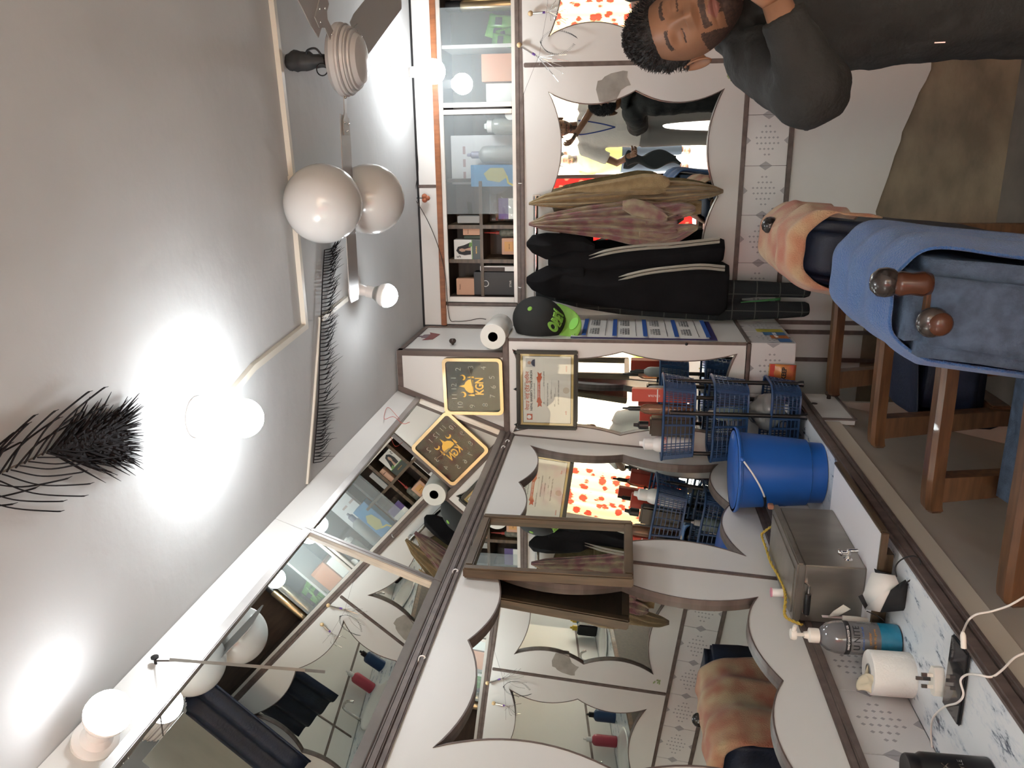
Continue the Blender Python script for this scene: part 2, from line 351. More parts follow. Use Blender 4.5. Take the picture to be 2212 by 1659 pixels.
# torn patch of laminate beside the mirror, green smear
o = shape2d('patch', [(.215, 1.65), (.218, 1.722), (.27, 1.737), (.305, 1.73), (.309, 1.712), (.322, 1.70), (.335, 1.672), (.345, 1.62), (.342, 1.60), (.318, 1.602), (.285, 1.585), (.282, 1.60), (.264, 1.63), (.27, 1.625), (.24, 1.64)], [], .0012, mat('torn_paper', (.36, .33, .29), .8, noise=.3, scale=14), wall_back); o.matrix_basis = FDT
g = MB()
for k in range(9):
    x, y = .31+random.uniform(-.016, .016), 1.152+random.uniform(-.018, .018); g.poly([(x-.006, y-.003, 0), (x+.004, y-.005, 0), (x+.007, y+.003, 0), (x-.003, y+.004, 0)], .0008)
o = g.build('smear', mat('green_smear', (.33, .42, .20), .7), wall_back); o.matrix_basis = FDT
# ---- display cabinet along the top of the back wall
cab = thing('display_cabinet', 'long glazed display cabinet along the top of the back wall', 'cabinet', (0, D2, 2.09))
CZ0, CZ1, CB = 2.104, 2.425, 3.94
def cpart(n, a, b, m, bev=0): return MB().box(a, b, bev).build(n, m, cab, world=True, smooth=40 if bev else None)
cpart('base', (-.66, D2+.012, 2.09), (2.14, CB, CZ0), M_woodd); cpart('top', (-.66, D2+.012, CZ1), (2.14, CB, 2.44), M_woodd)
cpart('back', (-.66, CB, 2.09), (2.14, CB+.015, 2.44), M_woodd); cpart('side', (-.675, D2+.012, 2.09), (-.66, CB, 2.44), M_woodd)
cpart('shelf', (-.66, D2+.03, 2.257), (-.12, CB, 2.272), M_woodf)
for X in (-.330, -.492): cpart('partition', (X-.009, D2+.03, 2.272), (X+.009, CB, CZ1), M_woodf); cpart('partition', (X-.009, D2+.03, CZ0), (X+.009, CB, 2.257), M_woodf)
cpart('partition', (-.125, D2+.04, CZ0), (-.110, CB, CZ1), M_woodd); cpart('partition', (.455, D2+.03, CZ0), (.47, CB, CZ1), M_white)
M_aluw = mat('pale_aluminium', (.62, .60, .56), .4, .5)
for a, b in (((-.685, D2-.004, 2.088), (2.14, D2+.012, 2.106)), ((-.685, D2-.004, 2.422), (2.14, D2+.012, 2.440)), ((-.685, D2-.002, 2.106), (-.66, D2+.012, 2.422)), ((.175, D2-.003, 2.106), (.195, D2+.012, 2.422)), ((.205, D2+.002, 2.106), (.225, D2+.014, 2.422))): cpart('frame_rail', a, b, M_aluw, .002)
cpart('wood_rail', (-.80, D2-.014, 2.440), (2.14, D2+.012, 2.466), mat('orange_wood', (.30, .11, .045), .4, noise=.35, scale=8, stretch=(6, 1, 1)), .003)
def glassm(name, haze, gl):
    m = bpy.data.materials.new(name); m.use_nodes = True; nt = m.node_tree; nt.nodes.clear()
    o = nt.nodes.new('ShaderNodeOutputMaterial'); mx = nt.nodes.new('ShaderNodeMixShader'); t = nt.nodes.new('ShaderNodeBsdfTransparent'); g = nt.nodes.new('ShaderNodeBsdfGlossy')
    d = nt.nodes.new('ShaderNodeBsdfDiffuse'); m2 = nt.nodes.new('ShaderNodeMixShader'); d.inputs[0].default_value = (.6, .66, .68, 1)
    g.inputs['Roughness'].default_value = .02; t.inputs[0].default_value = (.97, .985, .98, 1); mx.inputs[0].default_value = gl; m2.inputs[0].default_value = haze
    L = nt.links.new; L(t.outputs[0], m2.inputs[1]); L(d.outputs[0], m2.inputs[2]); L(m2.outputs[0], mx.inputs[1]); L(g.outputs[0], mx.inputs[2]); L(mx.outputs[0], o.inputs[0]); return m
M_glass = glassm('cabinet_glass', .13, .06); M_clr = glassm('picture_glass', .006, .035); M_clk = glassm('clock_glass', .002, .012)
cpart('glass_pane', (-.268, D2+.006, 2.106), (.18, D2+.010, 2.422), M_glass); cpart('glass_pane', (.21, D2+.006, 2.106), (.62, D2+.010, 2.422), M_glass)
# white doors above the display cabinet, filler panel at its end
for x0, x1 in ((-.80, -.147), (-.133, .80), (.80, 2.14)): o = MB().box((x0, 2.466, -.02), (x1, 2.556, 0)).build('panel', M_white, wall_back); o.matrix_basis = FD2
strip(FD2, -.147, -.133, 2.466, 2.556, .003, wall_back)
o = MB().box((-.795, 2.09, -.02), (-.70, 2.44, .0)).build('panel', M_white, wall_back); o.matrix_basis = FD2
strip(FD2, -.705, -.685, 2.09, 2.44, .004, wall_back); strip(FD2, -.81, -.795, 2.09, 2.44, .004, wall_back)
strip(FD2, -.81, 2.14, 2.550, 2.560, .003, wall_back, M_black)
# ---- counter
def marble():
    m = bpy.data.materials.new('marble_laminate'); m.use_nodes = True; nt = m.node_tree; b = nt.nodes['Principled BSDF']; L = nt.links.new
    tc = nt.nodes.new('ShaderNodeTexCoord'); mp = nt.nodes.new('ShaderNodeMapping'); mp.inputs['Scale'].default_value = (9, 3.2, 3); mp.inputs['Rotation'].default_value = (0, 0, -.25)
    n = nt.nodes.new('ShaderNodeTexNoise'); n.inputs['Scale'].default_value = 2.6; n.inputs['Detail'].default_value = 9; n.inputs['Roughness'].default_value = .72
    L(tc.outputs['Object'], mp.inputs[0]); L(mp.outputs[0], n.inputs[0])
    r = nt.nodes.new('ShaderNodeValToRGB'); e = r.color_ramp.elements
    e[0].position = .33; e[0].color = (.03, .035, .05, 1); e[1].position = .50; e[1].color = (.72, .745, .76, 1)
    k = e.new(.385); k.color = (.16, .19, .24, 1); k = e.new(.43); k.color = (.60, .65, .70, 1)
    L(n.outputs['Fac'], r.inputs[0]); L(r.outputs[0], b.inputs[0]); b.inputs['Roughness'].default_value = .22; return m
ct = thing('counter', 'long marble-patterned counter along the mirror wall with brown edge', 'counter', (-1.1, 1.5, 0))
def kp(n, a, b, m, bev=0): return MB().box(a, b, bev).build(n, m, ct, world=True, smooth=40 if bev else None)
kp('worktop', (-1.258, -1.2, .872), (-.965, D1+.02, .896), marble())
kp('edge_moulding', (-.967, -1.2, .868), (-.948, D1-.0, .900), M_trim, .006); kp('edge_moulding', (-.962, -1.2, .852), (-.944, D1, .868), M_trim, .005)
M_taupe = mat('taupe_laminate', (.50, .44, .37), .5, noise=.12, scale=4)
M_crm2 = mat('cream_laminate', (.55, .49, .40), .5)
kp('apron', (-.972, -1.2, .795), (-.956, 2.86, .853), M_crm2)
c = MB().poly([(-.985, -1.2, .80), (-.965, -1.2, .80), (-1.14, -1.2, .0), (-1.16, -1.2, .0)], 4.35, (0, 1, 0)); c.build('slanted_panel', M_taupe, ct, world=True)
MB().box((-1.26, 3.15, 0), (-.97, 3.17, .80)).build('end_panel', M_taupe, ct, world=True)
MB().tube([(-.985, 3.135, .74), (-1.155, 3.135, .02)], .008, 6).build('edge_bead', M_crm2, ct, world=True)
dr = kp('drawer', (-.972, 2.875, .738), (-.952, 3.195, .862), M_white)
for a, b in (((-.953, 2.868, .732), (-.947, 3.2, .742)), ((-.953, 2.868, .855), (-.947, 3.2, .866)), ((-.953, 2.866, .735), (-.947, 2.878, .862))): MB().box(a, b).build('edging', M_trim, dr, world=True)
MB().lathe([(.008, 0), (.008, .012), (.014, .016), (.016, .024), (.011, .03), (0, .031)], at(1790, 861, X=-.952), 'X', 16).build('knob', M_woodd, dr, smooth=1, world=True)
MB().lathe([(.012, 0), (.012, .0015)], at(1759, 872, X=-.9525), 'X', 14).build('keyhole', M_woodd, dr, world=True)
kp('drawer_box', (-1.2, 2.872, .74), (-.972, 2.882, .86), M_ply)
# ---- ceiling conduits
def conduit(pts, w=.016):
    t = MB().tube(pts, w*.62, 4); return t
M_cond = mat('conduit_pvc', (.62, .58, .50), .5)
cd = thing('cable_conduit', 'long cream cable conduit crossing the ceiling beside the fan', 'conduit', at(630, 380, Z=CEIL))
MB().tube([at(658, 705, Z=CEIL-.006), at(628, 380, Z=CEIL-.006)], .0125, 4).build('channel', M_cond, cd, world=True)
MB().tube([at(630, 380, Z=CEIL-.006), at(587, 0, Z=CEIL-.006), at(560, -240, Z=CEIL-.006)], .0125, 4).build('channel', M_cond, cd, world=True)
cd2 = thing('cable_conduit', 'cream cable conduit running from the ceiling corner joint towards the big bulb', 'conduit', at(600, 750, Z=CEIL))
MB().tube([at(660, 703, Z=CEIL-.006), at(545, 794, Z=CEIL-.006), at(455, 900, Z=CEIL-.006)], .0125, 4).build('channel', M_cond, cd2, world=True)
cd3 = thing('cable_conduit', 'thin pale conduit between the big bulb and the mirror wall', 'conduit', at(670, 960, Z=CEIL))
MB().tube([at(692, 688, Z=CEIL-.004), at(678, 880, Z=CEIL-.004), at(664, 1046, Z=CEIL-.004)], .005, 4).build('channel', M_cond, cd3, world=True)
cd4 = thing('cable_conduit', 'short cream conduit leading to the bulb by the long feather', 'conduit', at(715, 668, Z=CEIL))
MB().tube([at(692, 690, Z=CEIL-.006), at(748, 645, Z=CEIL-.006)], .011, 4).build('channel', M_cond, cd4, world=True)

# ---- right wall: white boards, trims and a second counter with wash basins (seen in the mirrors)
FR = frame((2.16, 0, 0), (0, -1, 0), (0, 0, 1))
for a, b in ((-3.70, -2.6), (-2.6, -1.5), (-1.5, -.4)):
    o = MB().box((a+.001, .90, 0), (b-.001, 2.06, .012)).build('panel', M_white, wall_right); o.matrix_basis = FR; strip(FR, a-.01, a+.01, .92, 2.05, .016, wall_right)
strip(FR, -3.7, -.4, 2.05, 2.085, .016, wall_right); strip(FR, -3.7, -.4, 1.08, 1.10, .016, wall_right)
rc = thing('side_counter', 'marble-patterned counter with wash basins along the opposite wall', 'counter', (1.9, 1.6, 0))
MB().box((1.67, -.6, .872), (2.145, 3.69, .896)).build('worktop', bpy.data.materials['marble_laminate'], rc, world=True)
MB().box((1.652, -.6, .862), (1.672, 3.69, .900), .004).build('edge_moulding', M_wood, rc, world=True)
MB().box((1.70, -.6, 0), (1.72, 3.69, .872)).build('front_panel', M_woodd, rc, world=True)

for k_, (hx, hy) in enumerate(((1121, 396), (1121, 621))):
    p_ = at(hx, hy, Y=3.684); tag(MB().tube(spline([p_+V((0, .012, .004)), p_, p_+V((0, -.005, -.008)), p_+V((0, .0, -.014))], 4), .002, 6).build('cup_hook', M_white_g, smooth=1), ('tiny white cup hook under the display cabinet above the beige towel', 'tiny white cup hook under the display cabinet near the cap')[k_], 'hook', 'hooks under the display cabinet')
p_ = at(1483, 743, Y=D1-.001); tag(MB().lathe([(.0, -.004), (.006, -.003), (.007, .0), (.007, .002)], p_, 'Y', 12).build('wall_plug', M_black, smooth=1), 'small black plug in the white board beside the corner mirror', 'plug')
# ================================================================ bulbs
M_bulb = mat('lit_bulb_glass', (.93, .97, 1.0), .3, emit=BULB); M_bulbs = mat('lit_small_bulb_glass', (.95, .97, 1.0), .3, emit=BULB*.35)
def bulb(base, tip, R, label, plate=.048, led=False, gm=None):
    """ceiling lamp holder with a lit bulb hanging from it"""
    base, tip = V(base), V(tip); ax = (tip-base).normalized(); L = (tip-base).length
    t = thing('ceiling_bulb', label, 'light bulb', base, group=None)
    q = V((0, 0, -1)).rotation_difference(ax).to_matrix().to_4x4(); F = Matrix.Translation(base) @ q
    m = MB(); m.M = F; m.lathe([(plate, 0), (plate, -.010), (plate*.8, -.016)], n=28); m.build('rose', M_white_g, t, smooth=40, world=True)
    m = MB(); m.M = F; h = L-2.05*R; m.lathe([(.030, -.014), (.022, -.024), (.018, -h*.65), (.022, -h*.66), (.022, -h)], n=22); m.build('socket', M_white_g, t, smooth=40, world=True)
    dome = [(R*math.sin(a), -h-R*1.02+R*math.cos(a)) for a in [x*PI/12 for x in range(3, 12)]]+[(0, -h-2.03*R)]
    if led:
        m = MB(); m.M = F; m.lathe([(.018, -h*.9), (R*.72, -h-R*.35)]+dome[:4], n=24); m.build('housing', M_white_g, t, smooth=1, world=True)
        m = MB(); m.M = F; m.lathe(dome[3:], n=24); m.build('glass', gm or M_bulb, t, smooth=1, world=True); return t
    m = MB(); m.M = F; m.lathe([(.018, -h*.98), (R*.72, -h-R*.35)]+dome, n=24); m.build('glass', gm or M_bulb, t, smooth=1, world=True)
    return t
b0 = at(762, 622, Z=CEIL)
bulb(b0, b0+V((-.035, 0, -.165)), .043, 'lit bulb in a white ceiling holder at the tip of the fan blade', led=True)
b1 = V((.33, 3.40, CEIL)); bulb(b1, b1+V((0, .0, -.22)), .05, 'glaring lit bulb near the display cabinet beside the fan hub')
b2 = at(425, 900, Z=CEIL); bulb(b2, b2+V((0, .0, -.16)), .045, 'lit bulb on the ceiling at the tip of the big dark feather')
b3 = V((-1.003, 1.06, 2.515)); bulb(b3, b3+V((.11, -.02, -.07)), .040, 'lit bulb fixed to the white panel above the mirror wall', .04, True, M_bulbs)
# ================================================================ on the mirror wall and the counter
CT = .896
# framed mirror hanging in front of the two large mirrors
fm = thing('framed_mirror', 'small upright mirror in a brown wooden frame between the two scalloped wall mirrors', 'mirror', frame=frame((-1.168, 2.155, 1.545), (0, 1, 0), (0, 0, 1)))
w, h, b = .182, .484, .026
for n, a, c in (('frame_stile', (-w, 0, 0), (-w+b, h, .032)), ('frame_stile', (w-b, 0, 0), (w, h, .032)), ('frame_rail', (-w+b, 0, 0), (w-b, b, .032)), ('frame_rail', (-w+b, h-b, 0), (w-b, h, .032))): MB().box(a, c, .004).build(n, M_woodf, fm, smooth=40)
MB().box((-w+b-.004, b-.004, .012), (w-b+.004, h-b+.004, .016)).build('glass', M_mirror, fm)
MB().box((-w+.01, .01, .002), (w-.01, h-.01, .010)).build('backing', M_woodd, fm)
# thin plate hanging edge-on from a nail above the overhead mirror
hp = thing('hanging_plate', 'thin bright metal-edged plate hanging edge-on from a nail over the overhead mirror', 'plate', (-.936, 1.216, 2.2))
z0, z1 = at(680, 1437, Y=1.216).z, at(400, 1443, Y=1.216).z; dv = V((-.61, .79, 0)); pc = V((-.937, 1.216, 0)); nv = V((.79, .61, 0))*.0028
MB().add([pc+dv*s+V((0, 0, z))+nv*k for k in (-1, 1) for s in (-.055, .055) for z in (z0, z1)], [(0, 1, 3, 2), (4, 6, 7, 5), (0, 4, 5, 1), (2, 3, 7, 6), (0, 2, 6, 4), (1, 5, 7, 3)]).build('plate', M_steel, hp, world=True)
nail = V((-.992, 1.28, 2.53))
MB().tube([nail, pc+dv*.0+V((0, 0, z1+.0))], .0016, 6).build('string', M_woodd, hp, world=True)
MB().lathe([(.003, 0), (.003, .018), (.008, .019), (.008, .022), (0, .023)], nail-V((.012, 0, 0)), 'X', 10).build('nail', M_black, hp, world=True)
# small hooks along the moulding
for k, (hx, hy) in enumerate(((1093, 952), (1084, 965), (979, 1232), (906, 1419))):
    p = at(hx, hy, X=-1.152); o = MB().tube(spline([p+V((-.015, 0, .004)), p, p+V((.004, 0, -.008)), p+V((.0, 0, -.014)), p+V((-.004, 0, -.010))], 4), .0018, 6).build('cup_hook', M_white_g, smooth=1)
    tag(o, ('tiny white cup hook in the moulding, nearest the certificate', 'tiny white cup hook in the moulding, second from the certificate', 'tiny white cup hook in the moulding above the brown framed mirror', 'tiny white cup hook in the moulding nearest the shop front')[k], 'hook', 'hooks in the mirror moulding')
# ---- bucket
def bucket(c, h, r0, r1):
    t = thing('bucket', 'large bright blue plastic bucket with a wire handle', 'bucket', c)
    m = MB(); m.lathe([(r0*.82, .008), (r0*.84, 0), (r0, .002), (r0*1.02, .05), (r0*1.10, .055), (r1*.97, h*.94), (r1, h*.95), (r1, h*.955), (r1*1.06, h*.955), (r1*1.06, h), (r1*1.0, h), (r1*.93, h*.93), (r0*1.04, .06), (r0*.9, .012), (0, .012)], n=48); m.build('body', M_blue, t, smooth=40)
    m = MB(); m.lathe([(r1*1.065, h*.962), (r1*1.085, h*.97), (r1*1.085, h*.99), (r1*1.06, h*1.0)], n=48); m.build('rim', M_blue, t, smooth=1)
    a = math.radians(-55); ax = V((math.cos(a), math.sin(a), 0)); pr = V((-math.sin(a), math.cos(a), 0))
    pts = [ax*(r1*1.09*math.cos(s))+V((0, 0, h*.965))+(V((0, 0, -.72))+pr*-.95).normalized()*(r1*1.12*math.sin(s)) for s in [PI*k/24 for k in range(25)]]
    hd = MB().tube(pts, .0032, 8).build('handle', M_white_g, t, smooth=1); MB().tube(pts[8:15], .0055, 10).build('grip', M_black, hd, smooth=1)
    for s in (-1, 1): MB().ball(ax*s*r1*1.08+V((0, 0, h*.965)), .009, 10, 8).build('ear', M_blue, t, smooth=1)
    return t
bucket((-1.078, 2.66, CT), .298, .104, .138)
# ---- raised plank with the steel box
pk = thing('plank', 'white laminated plank with raw wood edges lying on the counter under the steel box', 'plank', (-1.08, 2.1, CT))
MB().box((-1.235, 1.885, .928), (-.922, 2.345, .941)).build('board', mat('white_plank', (.72, .70, .72), .35), pk, world=True)
MB().box((-.921, 1.885, .926), (-.912, 2.347, .943), .002).build('edge_strip', M_woodf, pk, world=True); MB().box((-1.235, 1.874, .926), (-.914, 1.885, .943), .002).build('edge_strip', M_woodf, pk, world=True)
for Y in (1.93, 2.28): MB().box((-1.22, Y-.02, CT), (-.99, Y+.02, .928)).build('batten', M_woodf, pk, world=True)
sb = thing('steel_box', 'dull stainless steel box with a small tap and hinged lid', 'water box', (-1.15, 2.13, .941))
MB().box((-1.226, 1.955, .941), (-1.057, 2.315, 1.098), .003).build('body', M_steel, sb, smooth=40, world=True)
ld = MB().box((-1.228, 1.948, 1.099), (-1.050, 2.320, 1.118), .004).build('lid', M_steel, sb, smooth=40, world=True)
MB().box((-1.21, 1.97, 1.118), (-1.075, 2.30, 1.121), .001).build('raised_panel', M_steel, ld, world=True)
MB().tube([(-1.11, 1.955, 1.092), (-1.11, 1.942, 1.085), (-1.20, 1.942, 1.085), (-1.20, 1.955, 1.092)], .003, 8).build('handle', M_chrome, sb, world=True)
MB().tube([(-1.135, 1.942, 1.085), (-1.195, 1.942, 1.085)], .0075, 10).build('grip', M_black, sb, world=True, smooth=40)
MB().box((-1.06, 2.30, 1.118), (-1.045, 2.318, 1.135), .002).build('lid_catch', mat('copper_patch', (.35, .18, .12), .4, .6), sb, world=True)
tp = at(1834, 1190, X=-1.03); tap = MB()
tap.lathe([(.010, 0), (.012, .003), (.007, .006), (.006, .030)], (-1.057, tp.y, tp.z), 'X', 14).tube([(-1.030, tp.y, tp.z), (-1.028, tp.y, tp.z-.022)], .0055, 10).tube([(-1.036, tp.y, tp.z), (-1.036, tp.y, tp.z+.020)], .005, 10).ball((-1.036, tp.y, tp.z+.022), .0075, 10, 8).tube([(-1.036, tp.y-.014, tp.z+.022), (-1.036, tp.y+.014, tp.z+.022)], .0032, 8)
tap.build('tap', M_chrome, sb, smooth=40, world=True)
# thread spool on the lid
sp = thing('thread_spool', 'white thread spool with pink ends on the steel box', 'spool', (-1.205, 2.06, 1.121))
MB().lathe([(.012, .003), (.012, .033)], n=20).build('thread', M_white_g, sp, smooth=40)
for z in (0, .033): MB().lathe([(.0135, z), (.0135, z+.003)], n=20).build('end_disc', mat('pink_plastic', (.62, .25, .33), .4), sp)
# yellow twisted rope
rp = spline([at(x, y, X=X) for x, y, X in ((1668, 1136, -1.16), (1649, 1150, -1.20), (1646, 1158, -1.21), (1654, 1181, -1.205), (1665, 1215, -1.20), (1681, 1243, -1.195), (1693, 1269, -1.19), (1697, 1292, -1.19), (1695, 1324, -1.20), (1702, 1336, -1.205), (1733, 1350, -1.20))], 10)
m = MB()
for ph in (0, PI):
    pts = []
    for i, p in enumerate(rp):
        t = (rp[min(i+1, len(rp)-1)]-rp[max(i-1, 0)]).normalized(); u = t.orthogonal().normalized(); a = ph+i*1.05
        pts.append(p+(u*math.cos(a)+t.cross(u)*math.sin(a))*.0022)
    m.tube(pts, .0026, 6)
tag(m.build('rope', mat('yellow_cord', (.52, .36, .05), .6), smooth=1), 'yellow twisted cord trailing over the steel box lid', 'cord')
# ---- sanitizer bottle
def wrap(o, R, c=0):
    for v in o.data.vertices:
        a = v.co.x/R+c; r = R+v.co.z; v.co = V((r*math.sin(a), -r*math.cos(a), v.co.y))
    return o
sn = thing('sanitizer_bottle', 'large clear pump bottle of hand sanitizer with a blue base', 'bottle', (-1.172, 1.808, CT), rz=math.radians(33))
HB_, R = .205, .0405
M_clear = mat('grey_clear_plastic', (.30, .30, .31), .12, trans=.55, noise=.1)
MB().lathe([(R*.8, 0), (R*.98, .004), (R, .012), (R, .138), (R*.96, .155), (R*.82, .172), (R*.55, .184), (R*.36, .188), (R*.36, .195)], n=36).build('body', M_clear, sn, smooth=50)
MB().lathe([(R*.8, .0005), (R*.985, .004), (R*1.006, .012), (R*1.006, .052), (R*.9, .052)], n=36).build('liquid', mat('blue_gel', (.02, .20, .33), .2, noise=.3, scale=25), sn, smooth=50)
MB().lathe([(R*1.008, .122), (R*1.008, .134)], n=36).build('black_band', M_ink, sn, smooth=1)
cp = MB().lathe([(.018, .190), (.018, .213), (.010, .216), (.008, .226)], n=22).build('cap', M_cream, sn, smooth=40)
MB().lathe([(.0045, .216), (.0045, .245)], n=12).lathe([(.0, .243), (.013, .244), (.015, .250), (.013, .258), (0, .260)], n=18).tube([(0, 0, .252), (.02, -.02, .250)], .005, 8).build('pump', M_cream, sn, smooth=40)
for s, z, b, mt in ((.022, .108, 'U NITE', M_ink), (.0085, .094, 'advanced hand rub', mat('blue_ink', (.05, .12, .35), .5)), (.010, .078, 'sanitizer', mat('orange_ink', (.5, .22, .04), .5)), (.008, .066, 'kills 99.9% germs', mat('orange_ink', (.5, .22, .04), .5)), (.007, .128, 'HAND SANITIZER GEL', M_white_g)):
    wrap(text('print', b, s, mt, sn, loc=(0, z, .0012), sx=.9), R)
# cream pouch and razor behind it
pu = thing('razor', 'cream plastic razor leaning against the steel box beside the sanitizer', 'razor', (-1.16, 1.90, CT))
p = lambda x, y, Y=1.90: at(x, y, Y=Y)
MB().tube([p(1892, 1346), p(1850, 1338), p(1820, 1335)], [.010, .008, .007], 10).build('handle', M_cream, pu, smooth=1, world=True)
MB().add([p(1788, 1333), p(1812, 1330), p(1838, 1316), p(1822, 1306), p(1800, 1320), p(1788, 1333, 1.915), p(1812, 1330, 1.915), p(1838, 1316, 1.915), p(1822, 1306, 1.915), p(1800, 1320, 1.915)], [(0, 1, 2, 3, 4), (9, 8, 7, 6, 5), (0, 5, 6, 1), (1, 6, 7, 2), (2, 7, 8, 3), (3, 8, 9, 4), (4, 9, 5, 0)]).build('head', M_cream, pu, world=True)
MB().box(p(1776, 1330)+V((-.004, 0, -.001)), p(1842, 1338)+V((.0, .01, 0))).build('blade_guard', mat('pink_white', (.75, .62, .62), .4), pu, world=True)
# ---- face mask
mk = thing('face_mask', 'folded black and white face mask propped against the steel box', 'mask', at(1950, 1290, Z=CT))
def q(x, y, Y): return at(x, y, Y=Y)
A = [q(1883, 1236, 1.86), q(1934, 1243, 1.83), q(1942, 1261, 1.82), q(1924, 1275, 1.80), q(1901, 1322, 1.83), q(1869, 1316, 1.865), q(1875, 1308, 1.865), q(1864, 1284, 1.868), q(1905, 1282, 1.815)]
MB().add(A, [(8, i, (i+1) % 8) for i in range(8)]).build('white_panel', mat('mask_white', (.72, .69, .64), .8), mk, sol=.0015, smooth=1, world=True)
Bk = [q(1942, 1261, 1.82), q(1956, 1252, 1.80), q(1962, 1262, 1.80), q(1958, 1318, 1.80), q(1902, 1323, 1.826), q(1924, 1275, 1.797), q(1943, 1290, 1.785)]
MB().add(Bk, [(6, i, (i+1) % 6) for i in range(6)]).build('black_panel', mat('mask_black', (.012, .012, .013), .8), mk, sol=.0015, smooth=1, world=True)
MB().add([q(1863, 1284, 1.87), q(1875, 1308, 1.868), q(1870, 1318, 1.868), q(1858, 1296, 1.874), q(1854, 1288, 1.874)], [(0, 1, 2, 3, 4)]).build('black_edge', MATS['mask_black'], mk, sol=.0015, smooth=1, world=True)
MB().add([q(1888, 1228, 1.865), q(1905, 1235, 1.855), q(1931, 1242, 1.835), q(1900, 1241, 1.85), q(1890, 1236, 1.86)], [(0, 1, 2, 3, 4)]).build('black_edge', MATS['mask_black'], mk, sol=.0015, smooth=1, world=True)
MB().tube(spline([q(1937, 1246, 1.825), q(1934, 1226, 1.83), q(1947, 1209, 1.82), q(1973, 1201, 1.80), q(1988, 1212, 1.79), q(1986, 1231, 1.785), q(1970, 1250, 1.79), q(1952, 1262, 1.80)], 8), .0017, 6).build('ear_loop', MATS['mask_black'], mk, smooth=1, world=True)
MB().tube(spline([q(1872, 1320, 1.865), q(1890, 1328, 1.86), q(1904, 1336, 1.85), q(1911, 1343, 1.84)], 6), .0013, 6).build('ear_loop', MATS['mask_black'], mk, smooth=1, world=True)
MB().tube(spline([q(1883, 1250, 1.863), q(1912, 1250, 1.847), q(1915, 1258, 1.845), q(1885, 1275, 1.862)], 6), .0006, 5).build('stitching', M_ink, mk, world=True)
# ---- tissue roll
tr = thing('tissue_roll', 'white tissue roll standing on the counter behind the plug', 'tissue roll', (-1.200, 1.712, CT))
MB().lathe([(.019, .001), (.051, .0), (.052, .004), (.052, .092), (.050, .095), (.021, .095), (.019, .093), (.019, .001)], n=36).build('paper', mat('tissue_paper', (.80, .77, .72), .9, bump=.2, bscale=200), tr, smooth=40)
MB().lathe([(.0195, .002), (.0195, .096), (.018, .096), (.018, .002)], n=24).build('core', mat('grey_card', (.35, .34, .33), .8), tr, smooth=40)
m = MB(); m.grid(lambda u, v: V((-.012+.045*(u-.5)+.006*math.sin(9*v), .01-.05*v+.005*math.sin(7*u), .092+.030*math.sin(PI*v)*(.6+.4*math.sin(5*u+2*v)))), 12, 12); m.build('loose_tissue', mat('cream_tissue', (.62, .55, .40), .8), tr, smooth=1, sol=.001)
# ---- plug adaptor
pl = thing('plug', 'white three-pin mains plug lying pins-up on the counter', 'plug', (-1.098, 1.553, CT), rz=math.radians(20))
m = MB(); m.poly([(-.030, -.010, 0), (-.030, .006, 0), (-.012, .019, 0), (.012, .019, 0), (.030, .006, 0), (.030, -.010, 0), (.018, -.016, 0), (-.018, -.016, 0)], .020); m.build('body', M_cream, pl)
for x, y, h2 in ((-.012, -.004, .022), (.012, -.004, .022), (.0, .010, .028)):
    pn = MB().box((x-.0035, y-.0022, .020), (x+.0035, y+.0022, .020+h2)).build('pin', M_cream if y < 0 else M_black, pl)
    MB().box((x-.0036, y-.0024, .020+h2*.55), (x+.0036, y+.0024, .021+h2)).build('pin_tip', mat('dark_brass', (.10, .09, .08), .3, .8), pn)
# ---- phone and cables
ph = thing('phone', 'black smartphone charging face-up on the counter edge', 'phone', frame=frame((-1.043, 1.484, CT+.0005), (V((-.957, 1.489, 0))-V((-1.129, 1.480, 0))), V((0, 1, 0))))
MB().box((-.082, -.040, 0), (.082, .040, .008), .0035).build('case', M_black, ph, smooth=40)
MB().box((-.078, -.036, .008), (.078, .036, .0086)).build('screen', mat('dark_screen', (.03, .03, .032), .06, coat=.6), ph)
def cable(name, label, pts, r=.0022, mt=None): return tag(MB().tube(spline(pts, 10), r, 8).build(name, mt or mat('white_cable', (.78, .74, .68), .45), smooth=1), label, 'cable')
cc = thing('charging_cable', 'white charging cable plugged into the far end of the phone', 'cable', at(2077, 1385, Z=.904))
e0 = at(2082, 1400, Z=.905); e1 = at(2080, 1365, Z=.908)
MB().tube([e0, e0.lerp(e1, .8), e1], [.0055, .0055, .003], 10).build('connector', M_cream, cc, smooth=40, world=True)
MB().tube(spline([e1, at(2092, 1340, X=-.93), at(2110, 1327, X=-.91), at(2140, 1321, X=-.90), at(2175, 1310, X=-.88), at(2200, 1297, X=-.86), at(2260, 1260, X=-.84)], 8), .0022, 8).build('wire', mat('white_cable', (.78, .74, .68), .45), cc, smooth=1, world=True)
cable('charging_cable', 'white cable looping over the middle of the phone', [at(2018, 1650, Z=.900), at(2014, 1625, Z=.900), at(2011, 1580, Z=.900), at(2016, 1550, Z=.901), at(2040, 1527, Z=.907), at(2068, 1518, Z=.912), at(2081, 1500, Z=.912), at(2075, 1470, Z=.912), at(2090, 1457, Z=.912), at(2115, 1458, Z=.910), at(2142, 1462, X=-.95), at(2165, 1447, X=-.94), at(2190, 1422, X=-.93), at(2212, 1411, X=-.92), at(2260, 1390, X=-.91)])
